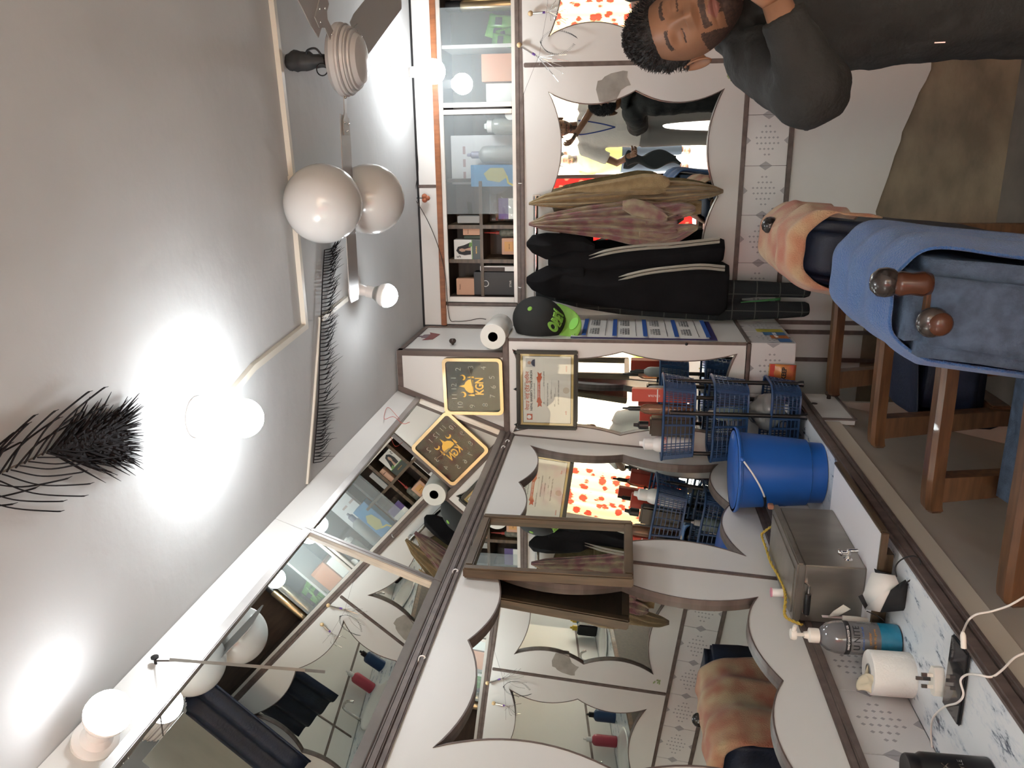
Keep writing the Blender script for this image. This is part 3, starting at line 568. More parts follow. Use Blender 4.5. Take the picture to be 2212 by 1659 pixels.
# ---- black canister at the frame edge
cn = thing('black_canister', 'black hair wax canister with silver lettering at the frame edge', 'canister', (-1.130, 1.308, CT), rz=math.radians(42))
MB().lathe([(.036, 0), (.039, .003), (.039, .120), (.034, .128), (.034, .130)], n=32).build('body', M_black, cn, smooth=40)
MB().lathe([(.035, .130), (.035, .146), (.033, .149), (0, .149)], n=32).build('lid', M_black, cn, smooth=40)
for s, z, b in ((.018, .088, 'WAX'), (.012, .060, 'HAIR STYLE')): wrap(text('print', b, s, M_chrome, cn, loc=(0, z, .0012)), .039)
# ---- wash basins, taps and bottles on the opposite counter (seen in the mirrors only)
for k_, (yy, lab_) in enumerate(((1.0, 'oval white wash basin on the opposite counter nearer the shop front'), (2.45, 'oval white wash basin on the opposite counter nearer the back wall'))):
    bs = thing('wash_basin', lab_, 'basin', (1.90, yy, CT), 'wash basins')
    bo = MB().lathe([(.17, .0), (.20, .012), (.19, .020), (.17, .012), (.12, .006), (0, .003)], n=36).build('bowl', M_white_g, bs, smooth=1); bo.scale = (.9, 1.15, 1)
    MB().tube(spline([(.20, .0, .0), (.20, .0, .16), (.17, .0, .20), (.12, .0, .20), (.09, .0, .16)], 6), .011, 10).build('tap', M_chrome, bs, smooth=1)
def bottle(name, label, loc, r, h, m, capm, sq=False, rz=0, neck=.35):
    t = thing(name, label, 'bottle', loc, rz=rz)
    if sq: MB().box((-r, -r*.62, 0), (r, r*.62, h*.72), r*.18).build('body', m, t, smooth=40)
    else: MB().lathe([(r*.92, 0), (r, .004), (r, h*.62), (r*.9, h*.68), (r*neck, h*.76), (r*neck, h*.8)], n=24).build('body', m, t, smooth=40)
    MB().lathe([(r*neck*1.25, h*.74), (r*neck*1.25, h*.9), (r*neck*.6, h*.93), (r*neck*.5, h), (0, h)], n=18).build('cap', capm, t, smooth=40)
    return t
M_yel = mat('yellow_plastic', (.65, .45, .05), .4)
bottle('dispenser_bottle', 'black square lotion bottle with yellow nozzle on the opposite counter', (2.06, .52, CT), .06, .27, M_black, M_yel, True)
bottle('dispenser_bottle', 'pale blue bottle with yellow nozzle on the opposite counter', (2.09, .34, CT), .045, .25, mat('pale_blue', (.12, .25, .38), .3), M_yel)
bottle('shampoo_bottle', 'red and white shampoo bottle on the opposite counter', (2.06, 2.12, CT), .045, .27, mat('rose_plastic', (.45, .06, .09), .35), M_white_g)
bottle('tall_bottle', 'dark blue bottle on the opposite counter beside the red shampoo', (1.98, 1.92, CT), .05, .24, M_bbask, M_black)
tag(MB().box((2.03, .14, CT), (2.11, .24, CT+.15), .004).build('carton', mat('brown_carton', (.30, .18, .07), .7)), 'small brown carton beside the bottles on the opposite counter', 'box')
# ================================================================ back-left corner
# ---- clock
ck = thing('wall_clock', 'square black wall clock with gold frame and KGN dome emblem', 'clock', frame=wallframe((-.955, D1-.012, 2.218)) @ Matrix.Rotation(math.radians(1.0), 4, 'Z'))
W2 = .126
def rrect(w, h, r, n=6):
    return [(sx*(w-r)+r*math.cos(a), sy*(h-r)+r*math.sin(a)) for sx, sy, a0 in ((1, 1, 0), (-1, 1, 90), (-1, -1, 180), (1, -1, 270)) for a in [math.radians(a0+90*k/n) for k in range(n+1)]]
shape2d('case', rrect(W2, W2+.004, .022), [rrect(W2-.014, W2-.010, .014)], .022, M_gold, ck, Matrix.Translation((0, 0, -.008)))
shape2d('dial', rrect(W2-.012, W2-.008, .014), [], .003, mat('black_dial', (.014, .011, .010), .25), ck, Matrix.Translation((0, 0, .0)))
M_sil = mat('thin_silver_print', (.48, .45, .39), .4)
for k, (dx, dy) in {12: (0, 1), 1: (.45, 1), 2: (.9, .75), 3: (1, .12), 4: (.97, -.5), 5: (.5, -.9), 6: (.02, -.95), 7: (-.45, -.9), 8: (-.9, -.52), 9: (-.98, .12), 10: (-.93, .72), 11: (-.5, 1)}.items():
    text('numeral', str(k), .034, M_sil, ck, loc=(dx*.088-.004, dy*.088-.004, .0035), bold=-.0006)
def em(nm, pts, n='emblem'): MB().poly([(x, y, .0034) for x, y in pts], .0008).build(n, M_goldp, ck)
em('dome', [(-.028, .0), (-.031, .010), (-.028, .022), (-.018, .033), (-.006, .039), (-.004, .046), (0, .062), (.004, .046), (.006, .039), (.018, .033), (.028, .022), (.031, .010), (.028, .0)])
for s in (-1, 1):
    em('minaret', [(s*.040-.004, -.004), (s*.040-.004, .010), (s*.040, .026), (s*.040+.004, .010), (s*.040+.004, -.004)])
    em('moon', [(s*.038+.013*math.cos(a), .045+.013*math.sin(a)) for a in [math.radians(200+k*28) for k in range(8)]]+[(s*.038+.010*math.cos(a), .050+.010*math.sin(a)) for a in [math.radians(396-k*28) for k in range(8)]])
text('emblem_letters', 'KGN', .050, M_goldp, ck, loc=(0, -.028, .0035), bold=.0012, sx=.72)
MB().tube([(0, .004, .006), (.046, .010, .006)], .0016, 6).build('hour_hand', M_gold, ck); MB().tube([(0, .0, .007), (.078, .012, .007)], .0010, 6).build('minute_hand', M_gold, ck)
shape2d('cover_glass', rrect(W2-.014, W2-.010, .013), [], .001, M_clk, ck, Matrix.Translation((0, 0, .010)))
# ---- certificate
cf = thing('framed_certificate', 'framed barber union certificate in a black and gold frame', 'certificate', frame=wallframe((-.9655, D1-.004, 1.902)) @ Matrix.Rotation(math.radians(.6), 4, 'X'))
w, h, b = .1755, .130, .017
M_bf = mat('black_frame_wood', (.018, .022, .02), .35)
for a, c in (((-w, -h), (-w+b, h)), ((w-b, -h), (w, h)), ((-w+b, -h), (w-b, -h+b)), ((-w+b, h-b), (w-b, h))): MB().box((*a, -.002), (*c, .014), .004).build('frame_rail', M_bf, cf, smooth=40)
MB().box((-w+b-.002, -h+b-.002, 0), (w-b+.002, h-b+.002, .003)).build('gold_mount', mat('gold_mount', (.50, .36, .13), .4), cf)
MB().box((-w+b+.010, -h+b+.010, .003), (w-b-.010, h-b-.010, .0036)).build('black_line', M_ink, cf)
MB().box((-w+b+.012, -h+b+.012, .0036), (w-b-.012, h-b-.012, .004)).build('sheet', mat('certificate_paper', (.66, .63, .56), .5), cf)
M_or = mat('orange_red_ink', (.48, .10, .04), .5)
def ct_(s, size, x, y, m=M_ink, **k): return text('print', s, size, m, cf, loc=(x, y, .0042), ext=.0002, **k)
ct_('नेपाल नाई ट्रेड युनियन', .021, -.006, .082, M_or, bold=.0004); ct_("NEPAL BARBER'S TRADE UNION", .0125, -.004, .066, bold=.0003); ct_('नेपाल ट्रेड युनियन महासंघ सम्बद्ध', .006, -.006, .093); ct_('केन्द्रीय कार्य समिति, काठमाडौं', .006, -.006, .053)
for i, (x0, s) in enumerate(((.02, 'श्री ................................................ लाई नेपाल नाई ट्रेड युनियनको'), (-.01, 'सदस्यता ग्रहण गर्नु भएकोले यो प्रमाण पत्र'), (.015, 'प्रदान गरिएको छ । ..............................'), (-.02, 'मिति ....................  ठेगाना ....................'), (.0, 'हामी यहाँको उज्ज्वल भविष्यको कामना गर्दछौं'))): ct_(s, .0062, x0-.01, .012-i*.0155)
MB().poly([(x, y, .0041) for x, y in [(-.060, .024), (-.076, .022), (-.070, .030), (-.078, .040), (-.058, .038), (-.054, .044), (-.034, .040), (.036, .040), (.056, .044), (.060, .038), (.080, .040), (.072, .030), (.078, .022), (.062, .024), (.058, .020), (.036, .028), (-.034, .028), (-.056, .020)]], .0002).build('ribbon_print', M_or, cf)
ct_('सदस्यता प्रमाण पत्र', .0085, 0, .034, M_paper)
MB().box((.100, .050, .004), (.138, .088, .0043)).build('photo', mat('photo_grey', (.45, .44, .42), .5), cf)
MB().lathe([(.0075, .0043), (.0075, .0045)], (.119, .074, 0), n=16).build('photo_face', mat('photo_skin', (.30, .17, .11), .5), cf)
MB().poly([(.103, .050, .0044), (.106, .060, .0044), (.115, .066, .0044), (.123, .066, .0044), (.132, .060, .0044), (.135, .050, .0044)], .0002).build('photo_shirt', mat('photo_blue', (.02, .025, .06), .5), cf)
MB().box((-.135, .062, .004), (-.108, .086, .0043)).build('logo', M_or, cf); MB().lathe([(.009, .0043), (.009, .0045)], (-.122, .076, 0), n=16).build('logo_disc', M_paper, cf)
MB().lathe([(.014, .0041), (.014, .0042)], (0, -.082, 0), n=24).build('seal', mat('faint_seal', (.55, .48, .38), .5), cf); ct_('अध्यक्ष', .008, .095, -.083, M_red); ct_('सचिव', .008, -.10, -.083, M_red)
MB().box((-w+b, -h+b, .0060), (w-b, h-b, .0068)).build('cover_glass', M_clr, cf)
for x in (-.16, 0, .16): MB().add([(x-.008, h, .002), (x+.008, h, .002), (x, h+.014, .002), (x, h+.006, .006)], [(0, 1, 2), (0, 3, 1), (1, 3, 2), (2, 3, 0)]).build('hanger', M_bf, cf)
# ---- basket rack
rk = thing('basket_rack', 'three-tier blue plastic basket rack with black posts in the corner', 'rack', (-1.02, 3.02, CT))
X0, X1, Y0, Y1 = -1.175, -.852, 2.925, 3.14
def basket(zt, h):
    """tray with lattice walls"""
    cx, cy, hx, hy = (X0+X1)/2, (Y0+Y1)/2, (X1-X0)/2, (Y1-Y0)/2
    def ring(k, z):
        out = []
        for a in range(40):
            t = 2*PI*a/40; c, s = math.cos(t), math.sin(t); e = .38
            out.append(V((cx+hx*k*math.copysign(abs(c)**e, c), cy+hy*k*math.copysign(abs(s)**e, s), z)))
        return out
    b = MB().tube(ring(1, zt), .0055, 6, closed=True).build('basket', M_bbask, rk, smooth=1, world=True)
    w = MB(); N = 7
    for j in range(N+1): w.tube(ring(1-.10*j/N, zt-h*j/N), .0022 if j < N else .004, 4, closed=True)
    top, bot = ring(1, zt), ring(.9, zt-h)
    for i in range(40):
        for k in (0, .5): w.tube([top[i].lerp(top[(i+1) % 40], k), bot[i].lerp(bot[(i+1) % 40], k)], .0022 if i % 5 else .005, 4)
    w.build('lattice', M_bbask, b, world=True)
    m = MB(); n = len(m.v); bt = ring(.9, zt-h+.002); m.poly(bt, .003); m.build('base', M_bbask, b, world=True)
TIERS = ((1.425, .118), (1.235, .125), (1.025, .105))
for zt, h in TIERS: basket(zt, h)
for x, y in (((X0+X1)/2+.05, Y0+.004), ((X0+X1)/2+.05, Y1-.004), (X0+.01, 3.03), (X1-.012, 3.03)):
    MB().tube([(x, y, CT+.022), (x, y, 1.40)], .0085, 12).lathe([(.013, CT), (.012, CT+.012), (.0085, CT+.024)], (x, y, 0), n=14).build('post', M_black, rk, smooth=40, world=True)
ZB = [zt-h+.006 for zt, h in TIERS]
# toiletries in the top basket
M_rbox = mat('red_carton', (.42, .045, .025), .4)
def pack(name, label, x, y, z, sx, sy, sz, m, rz=0, grp=None):
    t = thing(name, label, 'box', (x, y, z), rz=rz, group=grp); MB().box((-sx/2, -sy/2, 0), (sx/2, sy/2, sz), .002).build('carton', m, t); return t
t = pack('red_carton', 'tall red carton in the top basket of the corner rack', -.91, 2.985, ZB[0], .05, .04, .235, M_rbox, .1)
MB().box((-.0251, -.0203, .135), (.0251, -.0200, .139)).build('print', M_paper, t); text('print', 'COLOUR', .011, M_paper, t, M=Matrix.Rotation(PI/2, 4, 'X'), loc=(0, .15, .0205), rot=PI/2)
b = bottle('hair_oil_bottle', 'clear brown bottle with black cap in the top basket', (-.962, 2.965, ZB[0]), .021, .27, mat('amber_clear', (.36, .20, .12), .1, trans=.6), M_black)
b = bottle('lotion_bottle', 'black square lotion bottle with nozzle in the top basket', (-1.035, 2.98, ZB[0]), .038, .225, mat('olive_black', (.022, .018, .012), .35), M_black, True)
t = bottle('powder_bottle', 'white talc bottle with red lettering in the top basket', (-1.115, 2.985, ZB[0]), .032, .20, M_white_g, M_white_g, neck=.6); wrap(text('print', 'VITALIZER', .016, M_red, t, loc=(0, .10, .001), rot=0, sx=.8), .032, .4)
bottle('spray_bottle', 'dark spray bottle standing at the back of the top basket', (-.92, 3.07, ZB[0]), .022, .24, mat('grey_bottle', (.30, .32, .31), .4), M_black)
pack('red_carton', 'second red carton at the wall side of the top basket', -1.04, 3.085, ZB[0], .06, .035, .20, M_rbox, -.2)
bottle('cream_bottle', 'pale green bottle in the middle basket of the corner rack', (-1.0, 3.05, ZB[1]), .028, .14, mat('pale_green', (.30, .36, .33), .4), M_white_g)
pack('carton', 'dark carton in the middle basket of the corner rack', -.92, 3.02, ZB[1], .07, .05, .10, M_navy, .2)
pg = thing('plastic_bag', 'crumpled clear plastic bag in the lowest basket', 'bag', (-.98, 3.03, ZB[2]))
m = MB(); m.grid(lambda u, v: V(((.075+.012*noise.noise(V((9*u, 7*v, 1))))*math.sin(PI*(.08+.84*v))*math.cos(2*PI*u), (.06+.02*noise.noise(V((9*u, 7*v, 4))))*math.sin(PI*(.08+.84*v))*math.sin(2*PI*u), .02+.15*v+.02*noise.noise(V((6*u, 6*v, 9))))), 30, 16, True); m.build('film', mat('clear_film', (.55, .56, .55), .15, trans=.6), pg, smooth=1, sol=.001)
MB().lathe([(.016, .02), (.034, .02), (.034, .10), (.016, .10), (.016, .02)], n=20).build('paper_roll', M_paper, pg, smooth=40)
# snack pouch behind the rack
po = thing('sachet', 'red and yellow foil sachet leaning on the tiles behind the rack', 'sachet', frame=frame((-.862, 3.17, CT+.001), (1, 0, 0), (0, .12, 1)))
m = MB(); m.grid(lambda u, v: V((-.036+.072*u, .104*v, .010*math.sin(PI*u)*math.sin(PI*v))), 10, 10); m.build('front', mat('sachet_yellow', (.60, .30, .05), .3, c2=(.45, .06, .05), scale=14), po, smooth=1, sol=.001)
text('print', 'KEEP', .024, M_ink, po, loc=(0, .045, .011), bold=.001); MB().box((-.036, .082, .004), (.036, .100, .006)).build('seal', M_red, po)
# ---- calendar on the pillar side
cl = thing('calendar', 'white and blue wall calendar hanging on the pillar side', 'calendar', frame=frame((PX+.003, 3.40, 1.205), (0, 1, 0), (0, 0, 1)))
cw, chh = .183, .60
MB().box((-cw, 0, 0), (cw, chh, .002)).build('backing', mat('calendar_purple', (.035, .03, .12), .5), cl)
m = MB(); m.grid(lambda u, v: V((-cw+.012+(2*cw-.02)*u, .03+(chh-.03)*v, .003+.006*math.sin(2.2*PI*u)**2*(1-v))), 14, 6); m.build('sheet', M_paper, cl, smooth=1)
M_cb = mat('calendar_blue', (.03, .10, .38), .5)
for r in range(5):
    y = .565-r*.128
    MB().box((-cw+.014, y-.028, .0095), (cw-.012, y-.010, .0100)).build('week_bar', M_cb, cl); MB().box((-cw+.014, y+.018, .0095), (cw-.012, y+.020, .0100)).build('rule', M_ink, cl)
    if y > .06:
        for c in range(2): text('dates', '\n'.join('  '.join('%2d' % (1+k+7*j) for k in range(7)) for j in range(4)), .0125, M_ink, cl, loc=(-.085+.172*c, y-.062, .0098), ls=.85, sx=.9)
ss = thing('sticker_sheet', 'blue and orange printed sticker on the tiled pillar side', 'sticker', frame=frame((PX+.002, 3.32, .905), (0, 1, 0), (0, 0, 1)))
for k, c in enumerate(((.42, .36, .05), (.05, .16, .32), (.45, .13, .03), (.04, .14, .34))): MB().box((-.10+.0+.06*(3-k), .005, 0), (-.042+.06*(3-k), .115-.02*k, .0006)).build('band', mat('sticker_%d' % k, c, .4), ss)
text('print', 'NEW 20%', .022, M_paper, ss, loc=(.02, .05, .0008))
# ---- stretch film roll on the ledge, cap on its hook
fr = thing('film_roll', 'roll of stretch film lying on the ledge beside the cap', 'roll', (-.735, 3.2, 2.128))
MB().lathe([(.020, -.02), (.0535, -.02), (.055, -.018), (.055, .20), (.0535, .202), (.020, .202), (.020, -.02)], (0, 0, 0), 'Y', 32).build('film', mat('stretch_film', (.66, .65, .60), .2, noise=.06, scale=4), fr, smooth=40)
MB().lathe([(.0205, -.021), (.0205, .2), (.018, .2), (.018, -.021), (.0205, -.021)], (0, 0, 0), 'Y', 24).build('core', mat('grey_card', (.35, .34, .33), .8), fr, smooth=40)
up = V((.68, -.74, .29)).normalized(); fw = V((-.25, -.25, -.92)); fw = (fw-up*fw.dot(up)).normalized(); rt = fw.cross(up)
Fc = Matrix(((rt.x, fw.x, up.x, -.715), (rt.y, fw.y, up.y, 3.36), (rt.z, fw.z, up.z, 1.945), (0, 0, 0, 1)))
Fc = Fc @ Matrix.Diagonal((1.25, 1.25, 1.1, 1))
cpn = thing('baseball_cap', 'black baseball cap with bright green brim and lettering', 'cap', frame=Fc)
M_cap = mat('black_cap_cloth', (.010, .011, .010), .8); M_grn = mat('lime_cloth', (.20, .42, .06), .7)
def crown(u, v):
    a = 2*PI*u; t = v*PI/2; r = math.cos(t)**.75; return V((.082*r*math.cos(a), (.098 if math.sin(a) > 0 else .092)*r*math.sin(a), .118*math.sin(t)**.8))
m = MB(); m.grid(crown, 40, 14, True); m.build('crown', M_cap, cpn, smooth=1, sol=.002)
def brim(u, v):
    a = PI*(.06+.88*u); e = .092+.0*v; x, y = .082*math.cos(a), .092*math.sin(a); k = math.sin(a)**.8
    return V((x*(1+.12*v), y+.072*k*v, .012-.016*(x/.08)**2*v+.006*v))
m = MB(); m.grid(brim, 24, 8); br = m.build('brim', M_grn, cpn, smooth=1, sol=.003)
MB().ball((0, 0, .118), .009, 12, 8, (1, 1, .5)).build('button', M_grn, cpn, smooth=1)
for a in (-25, 45, 115, 190): r = .060; MB().ball((r*math.cos(math.radians(a)), 1.12*r*math.sin(math.radians(a)), .085), .0042, 8, 6).build('eyelet', M_grn, cpn, smooth=1)
tx = text('lettering', 'OBEY', .046, M_grn, cpn, ext=.003, bold=.0022, sx=.72)
for v in tx.data.vertices:
    a = PI/2+v.co.x/.082; t = .12+(v.co.y+.024)/.12; r = math.cos(t*PI/2)**.75; k = 1+v.co.z/.09+.03
    v.co = V((.082*r*math.cos(a)*k, .098*r*math.sin(a)*k, .118*math.sin(t*PI/2)**.8))
MB().ball((-.03, .05, .014), .0).build('spot', M_grn, cpn) if 0 else None
st2 = MB(); st2.poly([(.024*math.cos(a)-.022, .130+.015*math.sin(a), .020) for a in [2*PI*k/20 for k in range(20)]], .0008); st2.build('brim_sticker', mat('bright_lime', (.18, .55, .04), .4), cpn)
# ================================================================ back wall: hanging things
def hang(name, m, rows, Yc, dep, parent=None, pl=7, amp=.35, label=None, cat=None, group=None, nu=72, nv=48):
    """cloth bundle hung on the wall: rows are (photo x, y0, y1) outlines at depth Yc"""
    x0, x1 = rows[0][0], rows[-1][0]
    def fn(u, v):
        x = lerp(x0, x1, v); a, b = interp(rows, x); c = at(x, (a+b)/2, Y=Yc); hw = abs(at(x, a, Y=Yc).x-at(x, b, Y=Yc).x)/2
        t = 2*PI*u; k = 1+amp*(1-2*abs(math.sin(pl*t/2+1.2*v+.5*noise.noise(V((3*u, 2*v, 5)))))**.7)*min(1, v*4+.15); d = dep*min(1, .3+hw/.05)*(.75+.5*noise.noise(V((2*u, 3*v, hash(name) % 7))))
        return V((c.x+hw*math.cos(t)*(1-.04*math.sin(pl*t)), Yc-d*k*math.sin(t) if math.sin(t) > 0 else Yc-.3*d*math.sin(t), c.z))
    b = MB().grid(fn, nu, nv, True); n = nu
    b.f += [tuple(range(n))[::-1], tuple((nv-1)*n+k for k in range(n))]
    o = b.build(name, m, parent, smooth=1, world=bool(parent))
    if label: tag(o, label, cat, group)
    return o
rd = thing('towel_rail', 'chrome hanging rail on the back wall carrying the clothes', 'rail', (-.43, 3.64, 1.99))
MB().tube([(-.70, 3.645, 1.995), (-.185, 3.645, 1.995)], .011, 14).build('bar', M_chrome, rd, smooth=40, world=True)
for x in (-.192, -.69): MB().box((x-.012, 3.652, 1.975), (x+.012, 3.70, 2.012), .003).build('bracket', M_chrome, rd, world=True)
M_beige = mat('beige_terry', (.36, .26, .13), .95, c2=(.27, .19, .09), scale=30, bump=.6, bscale=260, sheen=.3)
M_pinkc = mat('pink_camo_terry', (.36, .30, .19), .95, c2=(.24, .105, .11), scale=20, det=1.5, bump=.6, bscale=260, sheen=.3)
M_jack = mat('black_jersey', (.008, .008, .009), .9, spec=.2, noise=.3, scale=12, bump=.2, bscale=60)
bt = thing('beige_towel', 'beige terry towel hanging from the end of the rail', 'towel', at(1350, 415, Y=3.6), group='towels on the rail')
hang('cloth', M_beige, [(1143, 437, 443), (1180, 418, 447), (1250, 402, 453), (1320, 392, 452), (1380, 384, 450), (1420, 386, 447), (1445, 390, 443), (1500, 393, 433), (1540, 400, 426), (1562, 409, 417)], 3.605, .05, bt, pl=9, amp=.8)
hang('fold', M_beige, [(1215, 409, 413), (1270, 397, 416), (1330, 386, 419), (1390, 375, 421), (1425, 377, 419), (1440, 382, 412), (1447, 390, 402)], 3.563, .014, bt, pl=5, amp=.5)
hang('beige_towel', M_beige, [(1300, 432, 470), (1400, 430, 480), (1470, 428, 470), (1515, 434, 462)], 3.635, .02, pl=4, label='second beige towel mostly hidden behind the pink towel', cat='towel', group='towels on the rail')
pt = thing('pink_towel', 'dusty pink camouflage towel on the rail beside the black jackets', 'towel', at(1330, 485, Y=3.57), group='towels on the rail')
hang('cloth', M_pinkc, [(1143, 481, 487), (1180, 462, 498), (1250, 447, 507), (1320, 437, 517), (1360, 431, 527), (1400, 434, 532), (1440, 446, 532), (1462, 455, 526)], 3.57, .06, pt, pl=13, amp=.8)
hang('fold', M_pinkc, [(1345, 434, 452), (1372, 429, 470), (1400, 438, 478), (1430, 452, 482), (1442, 466, 478)], 3.515, .016, pt, pl=5, amp=.5)
hang('fold', M_pinkc, [(1395, 436, 492), (1440, 438, 482), (1470, 436, 472), (1492, 440, 466), (1502, 446, 458)], 3.565, .04, pt, pl=6, amp=.6)
hang('fold', M_pinkc, [(1380, 496, 532), (1420, 490, 532), (1460, 484, 526), (1490, 483, 508), (1507, 485, 496)], 3.55, .035, pt, pl=6, amp=.6)
j1 = thing('black_jacket', 'black hooded jacket with white sleeve stripes hanging beside the pink towel', 'jacket', at(1350, 560, Y=3.6), group='jackets on the rail')
hang('hood', M_jack, [(1138, 522, 532), (1150, 508, 546), (1180, 503, 560), (1220, 505, 560), (1262, 512, 548), (1285, 528, 545)], 3.60, .05, j1, pl=4, amp=.2)
hang('sleeve', M_jack, [(1185, 552, 575), (1240, 540, 592), (1290, 538, 596), (1340, 535, 586), (1400, 528, 580), (1480, 521, 574), (1555, 515, 568), (1563, 518, 562)], 3.585, .04, j1, pl=3, amp=.15)
M_stripe = mat('grey_white_stripe', (.42, .40, .34), .8)
def stripes(par, pts, Yc):
    for k in (-1, 1):
        m = MB(); P = spline([at(x, y, Y=Yc) for x, y in pts], 6); v = []
        for i, p in enumerate(P): w = .0058*min(1, i/6+.15); v += [p+V((k*.0072-w, .004, 0)), p+V((k*.0072, -.003, 0)), p+V((k*.0072+w, .004, 0))]
        m.add(v, [(3*i+a, 3*i+a+1, 3*i+a+4, 3*i+a+3) for i in range(len(P)-1) for a in (0, 1)]); m.build('stripe', M_stripe, par, world=True)
stripes(j1, [(1272, 556), (1310, 545), (1350, 538), (1400, 533), (1450, 530), (1500, 525), (1555, 519)], 3.528)
j2 = thing('black_jacket', 'black jacket with white stripes hanging next to the green-brimmed cap', 'jacket', at(1350, 620, Y=3.6), group='jackets on the rail')
hang('hood', M_jack, [(1138, 598, 612), (1150, 590, 626), (1180, 575, 640), (1230, 562, 648), (1262, 565, 640)], 3.585, .05, j2, pl=4, amp=.2)
hang('body', M_jack, [(1200, 565, 648), (1300, 576, 662), (1400, 570, 672), (1500, 566, 678), (1556, 566, 682), (1572, 574, 668)], 3.59, .05, j2, pl=4, amp=.2)
stripes(j2, [(1336, 602), (1360, 596), (1396, 588), (1440, 582), (1512, 576), (1566, 580)], 3.528)
def plaidm():
    m = mat('dark_plaid_cloth', (.010, .012, .013), .9, bump=.3, bscale=200); nt = m.node_tree; L = nt.links.new; b = nt.nodes['Principled BSDF']
    tc = nt.nodes.new('ShaderNodeTexCoord'); sx = nt.nodes.new('ShaderNodeSeparateXYZ'); L(tc.outputs['Object'], sx.inputs[0]); outs = []
    for ax, f in (('X', 13), ('Z', 10)):
        a = nt.nodes.new('ShaderNodeMath'); a.operation = 'MULTIPLY'; a.inputs[1].default_value = f; L(sx.outputs[ax], a.inputs[0])
        fr_ = nt.nodes.new('ShaderNodeMath'); fr_.operation = 'FRACT'; L(a.outputs[0], fr_.inputs[0]); c = nt.nodes.new('ShaderNodeMath'); c.operation = 'LESS_THAN'; c.inputs[1].default_value = .05; L(fr_.outputs[0], c.inputs[0]); outs.append(c)
    mx = nt.nodes.new('ShaderNodeMath'); mx.operation = 'ADD'; L(outs[0].outputs[0], mx.inputs[0]); L(outs[1].outputs[0], mx.inputs[1])
    r = nt.nodes.new('ShaderNodeValToRGB'); r.color_ramp.elements[0].color = (.010, .013, .014, 1); r.color_ramp.elements[1].color = (.06, .065, .06, 1); L(mx.outputs[0], r.inputs[0]); L(r.outputs[0], b.inputs['Base Color']); return m
M_plaid = plaidm()
j3 = thing('plaid_jacket', 'dark plaid jacket with long sleeves hanging below the black jackets', 'jacket', at(1650, 645, Y=3.62), group='jackets on the rail')
hang('body', M_plaid, [(1158, 626, 640), (1250, 612, 664), (1340, 602, 678), (1450, 602, 686), (1560, 602, 692), (1600, 612, 688)], 3.635, .045, j3, pl=4, amp=.2)
hang('sleeve', M_plaid, [(1545, 604, 648), (1640, 607, 642), (1700, 611, 642), (1740, 609, 643), (1748, 612, 640)], 3.61, .035, j3, pl=2, amp=.1)
hang('sleeve', M_plaid, [(1545, 646, 692), (1620, 650, 690), (1680, 651, 688), (1738, 652, 684), (1746, 656, 680)], 3.62, .035, j3, pl=2, amp=.1)
hang('lining', mat('green_lining', (.04, .16, .05), .8), [(1600, 652, 654), (1640, 648, 652), (1686, 643, 649)], 3.565, .004, j3, pl=1, amp=0, nu=8, nv=8)
# head massagers on their thread, zig-zag hair band
M_ballw = mat('pale_wood_ball', (.55, .38, .20), .5)
def massager(label, ball, neck, tips, Yb):
    t = thing('head_massager', label, 'head massager', at(*ball, Y=Yb), group='wire head massagers')
    B, N = at(*ball, Y=Yb), at(*neck, Y=Yb); MB().ball(B, .0115, 14, 10).build('ball', M_ballw, t, smooth=1, world=True)
    MB().tube([B, N], .0045, 8).build('handle', M_chrome, t, world=True); MB().tube([N, N+(N-B)*.22], .0050, 8).build('collar', mat('purple_collar', (.12, .05, .25), .4), t, world=True)
    for tx_, ty_, dy in tips:
        E = at(tx_, ty_, Y=Yb+dy); D = (N-B).normalized(); w = MB().tube(spline([N, N+D*.025+(E-N)*.08, N.lerp(E, .55)+D*.015+(V((0, -.02, 0)) if dy < 0 else V((0, .004, 0))), E], 5), .0008, 5).ball(E, .0016, 6, 5); w.build('tine', M_chrome, t, world=True)
massager('wire head massager with wooden ball hanging below the clear glass cabinet', (1122, 97), (1150, 115), [(1165, 140, 0), (1182, 150, -.02), (1196, 162, 0), (1206, 176, -.03), (1216, 158, -.05), (1222, 146, 0), (1228, 132, -.03), (1224, 118, -.05)], 3.665)
massager('wire head massager with wooden ball hanging nearest the man', (1146, 29), (1172, 27), [(1180, 10, 0), (1200, 2, -.02), (1215, 10, -.03), (1226, 26, -.05), (1222, 44, 0), (1206, 52, -.02), (1190, 44, -.04)], 3.665)
ths = MB().tube([at(1124, 225, Y=3.685), at(1136, 190, Y=3.683), at(1165, 118, Y=3.66), at(1181, 28, Y=3.66), at(1186, -30, Y=3.68)], .0007, 4); tag(ths.build('hanging_thread', M_woodd), 'thin thread strung between the wire head massagers', 'thread')
def zig(pts):
    P = spline([at(x, y, Y=3.672) for x, y in pts], 12); return [p+V((0, 0, 0))+(V((.004 if i % 2 else -.004, 0, .003 if i % 2 else -.003))) for i, p in enumerate(P)]
hb = MB().tube(zig([(1246, 81), (1230, 72), (1205, 66), (1182, 72), (1169, 88), (1170, 97), (1182, 111), (1205, 117), (1225, 110), (1241, 95)]), .0010, 5); tag(hb.build('hair_band', M_black), 'black zig-zag wire hair band hanging beside the massagers', 'hair band')
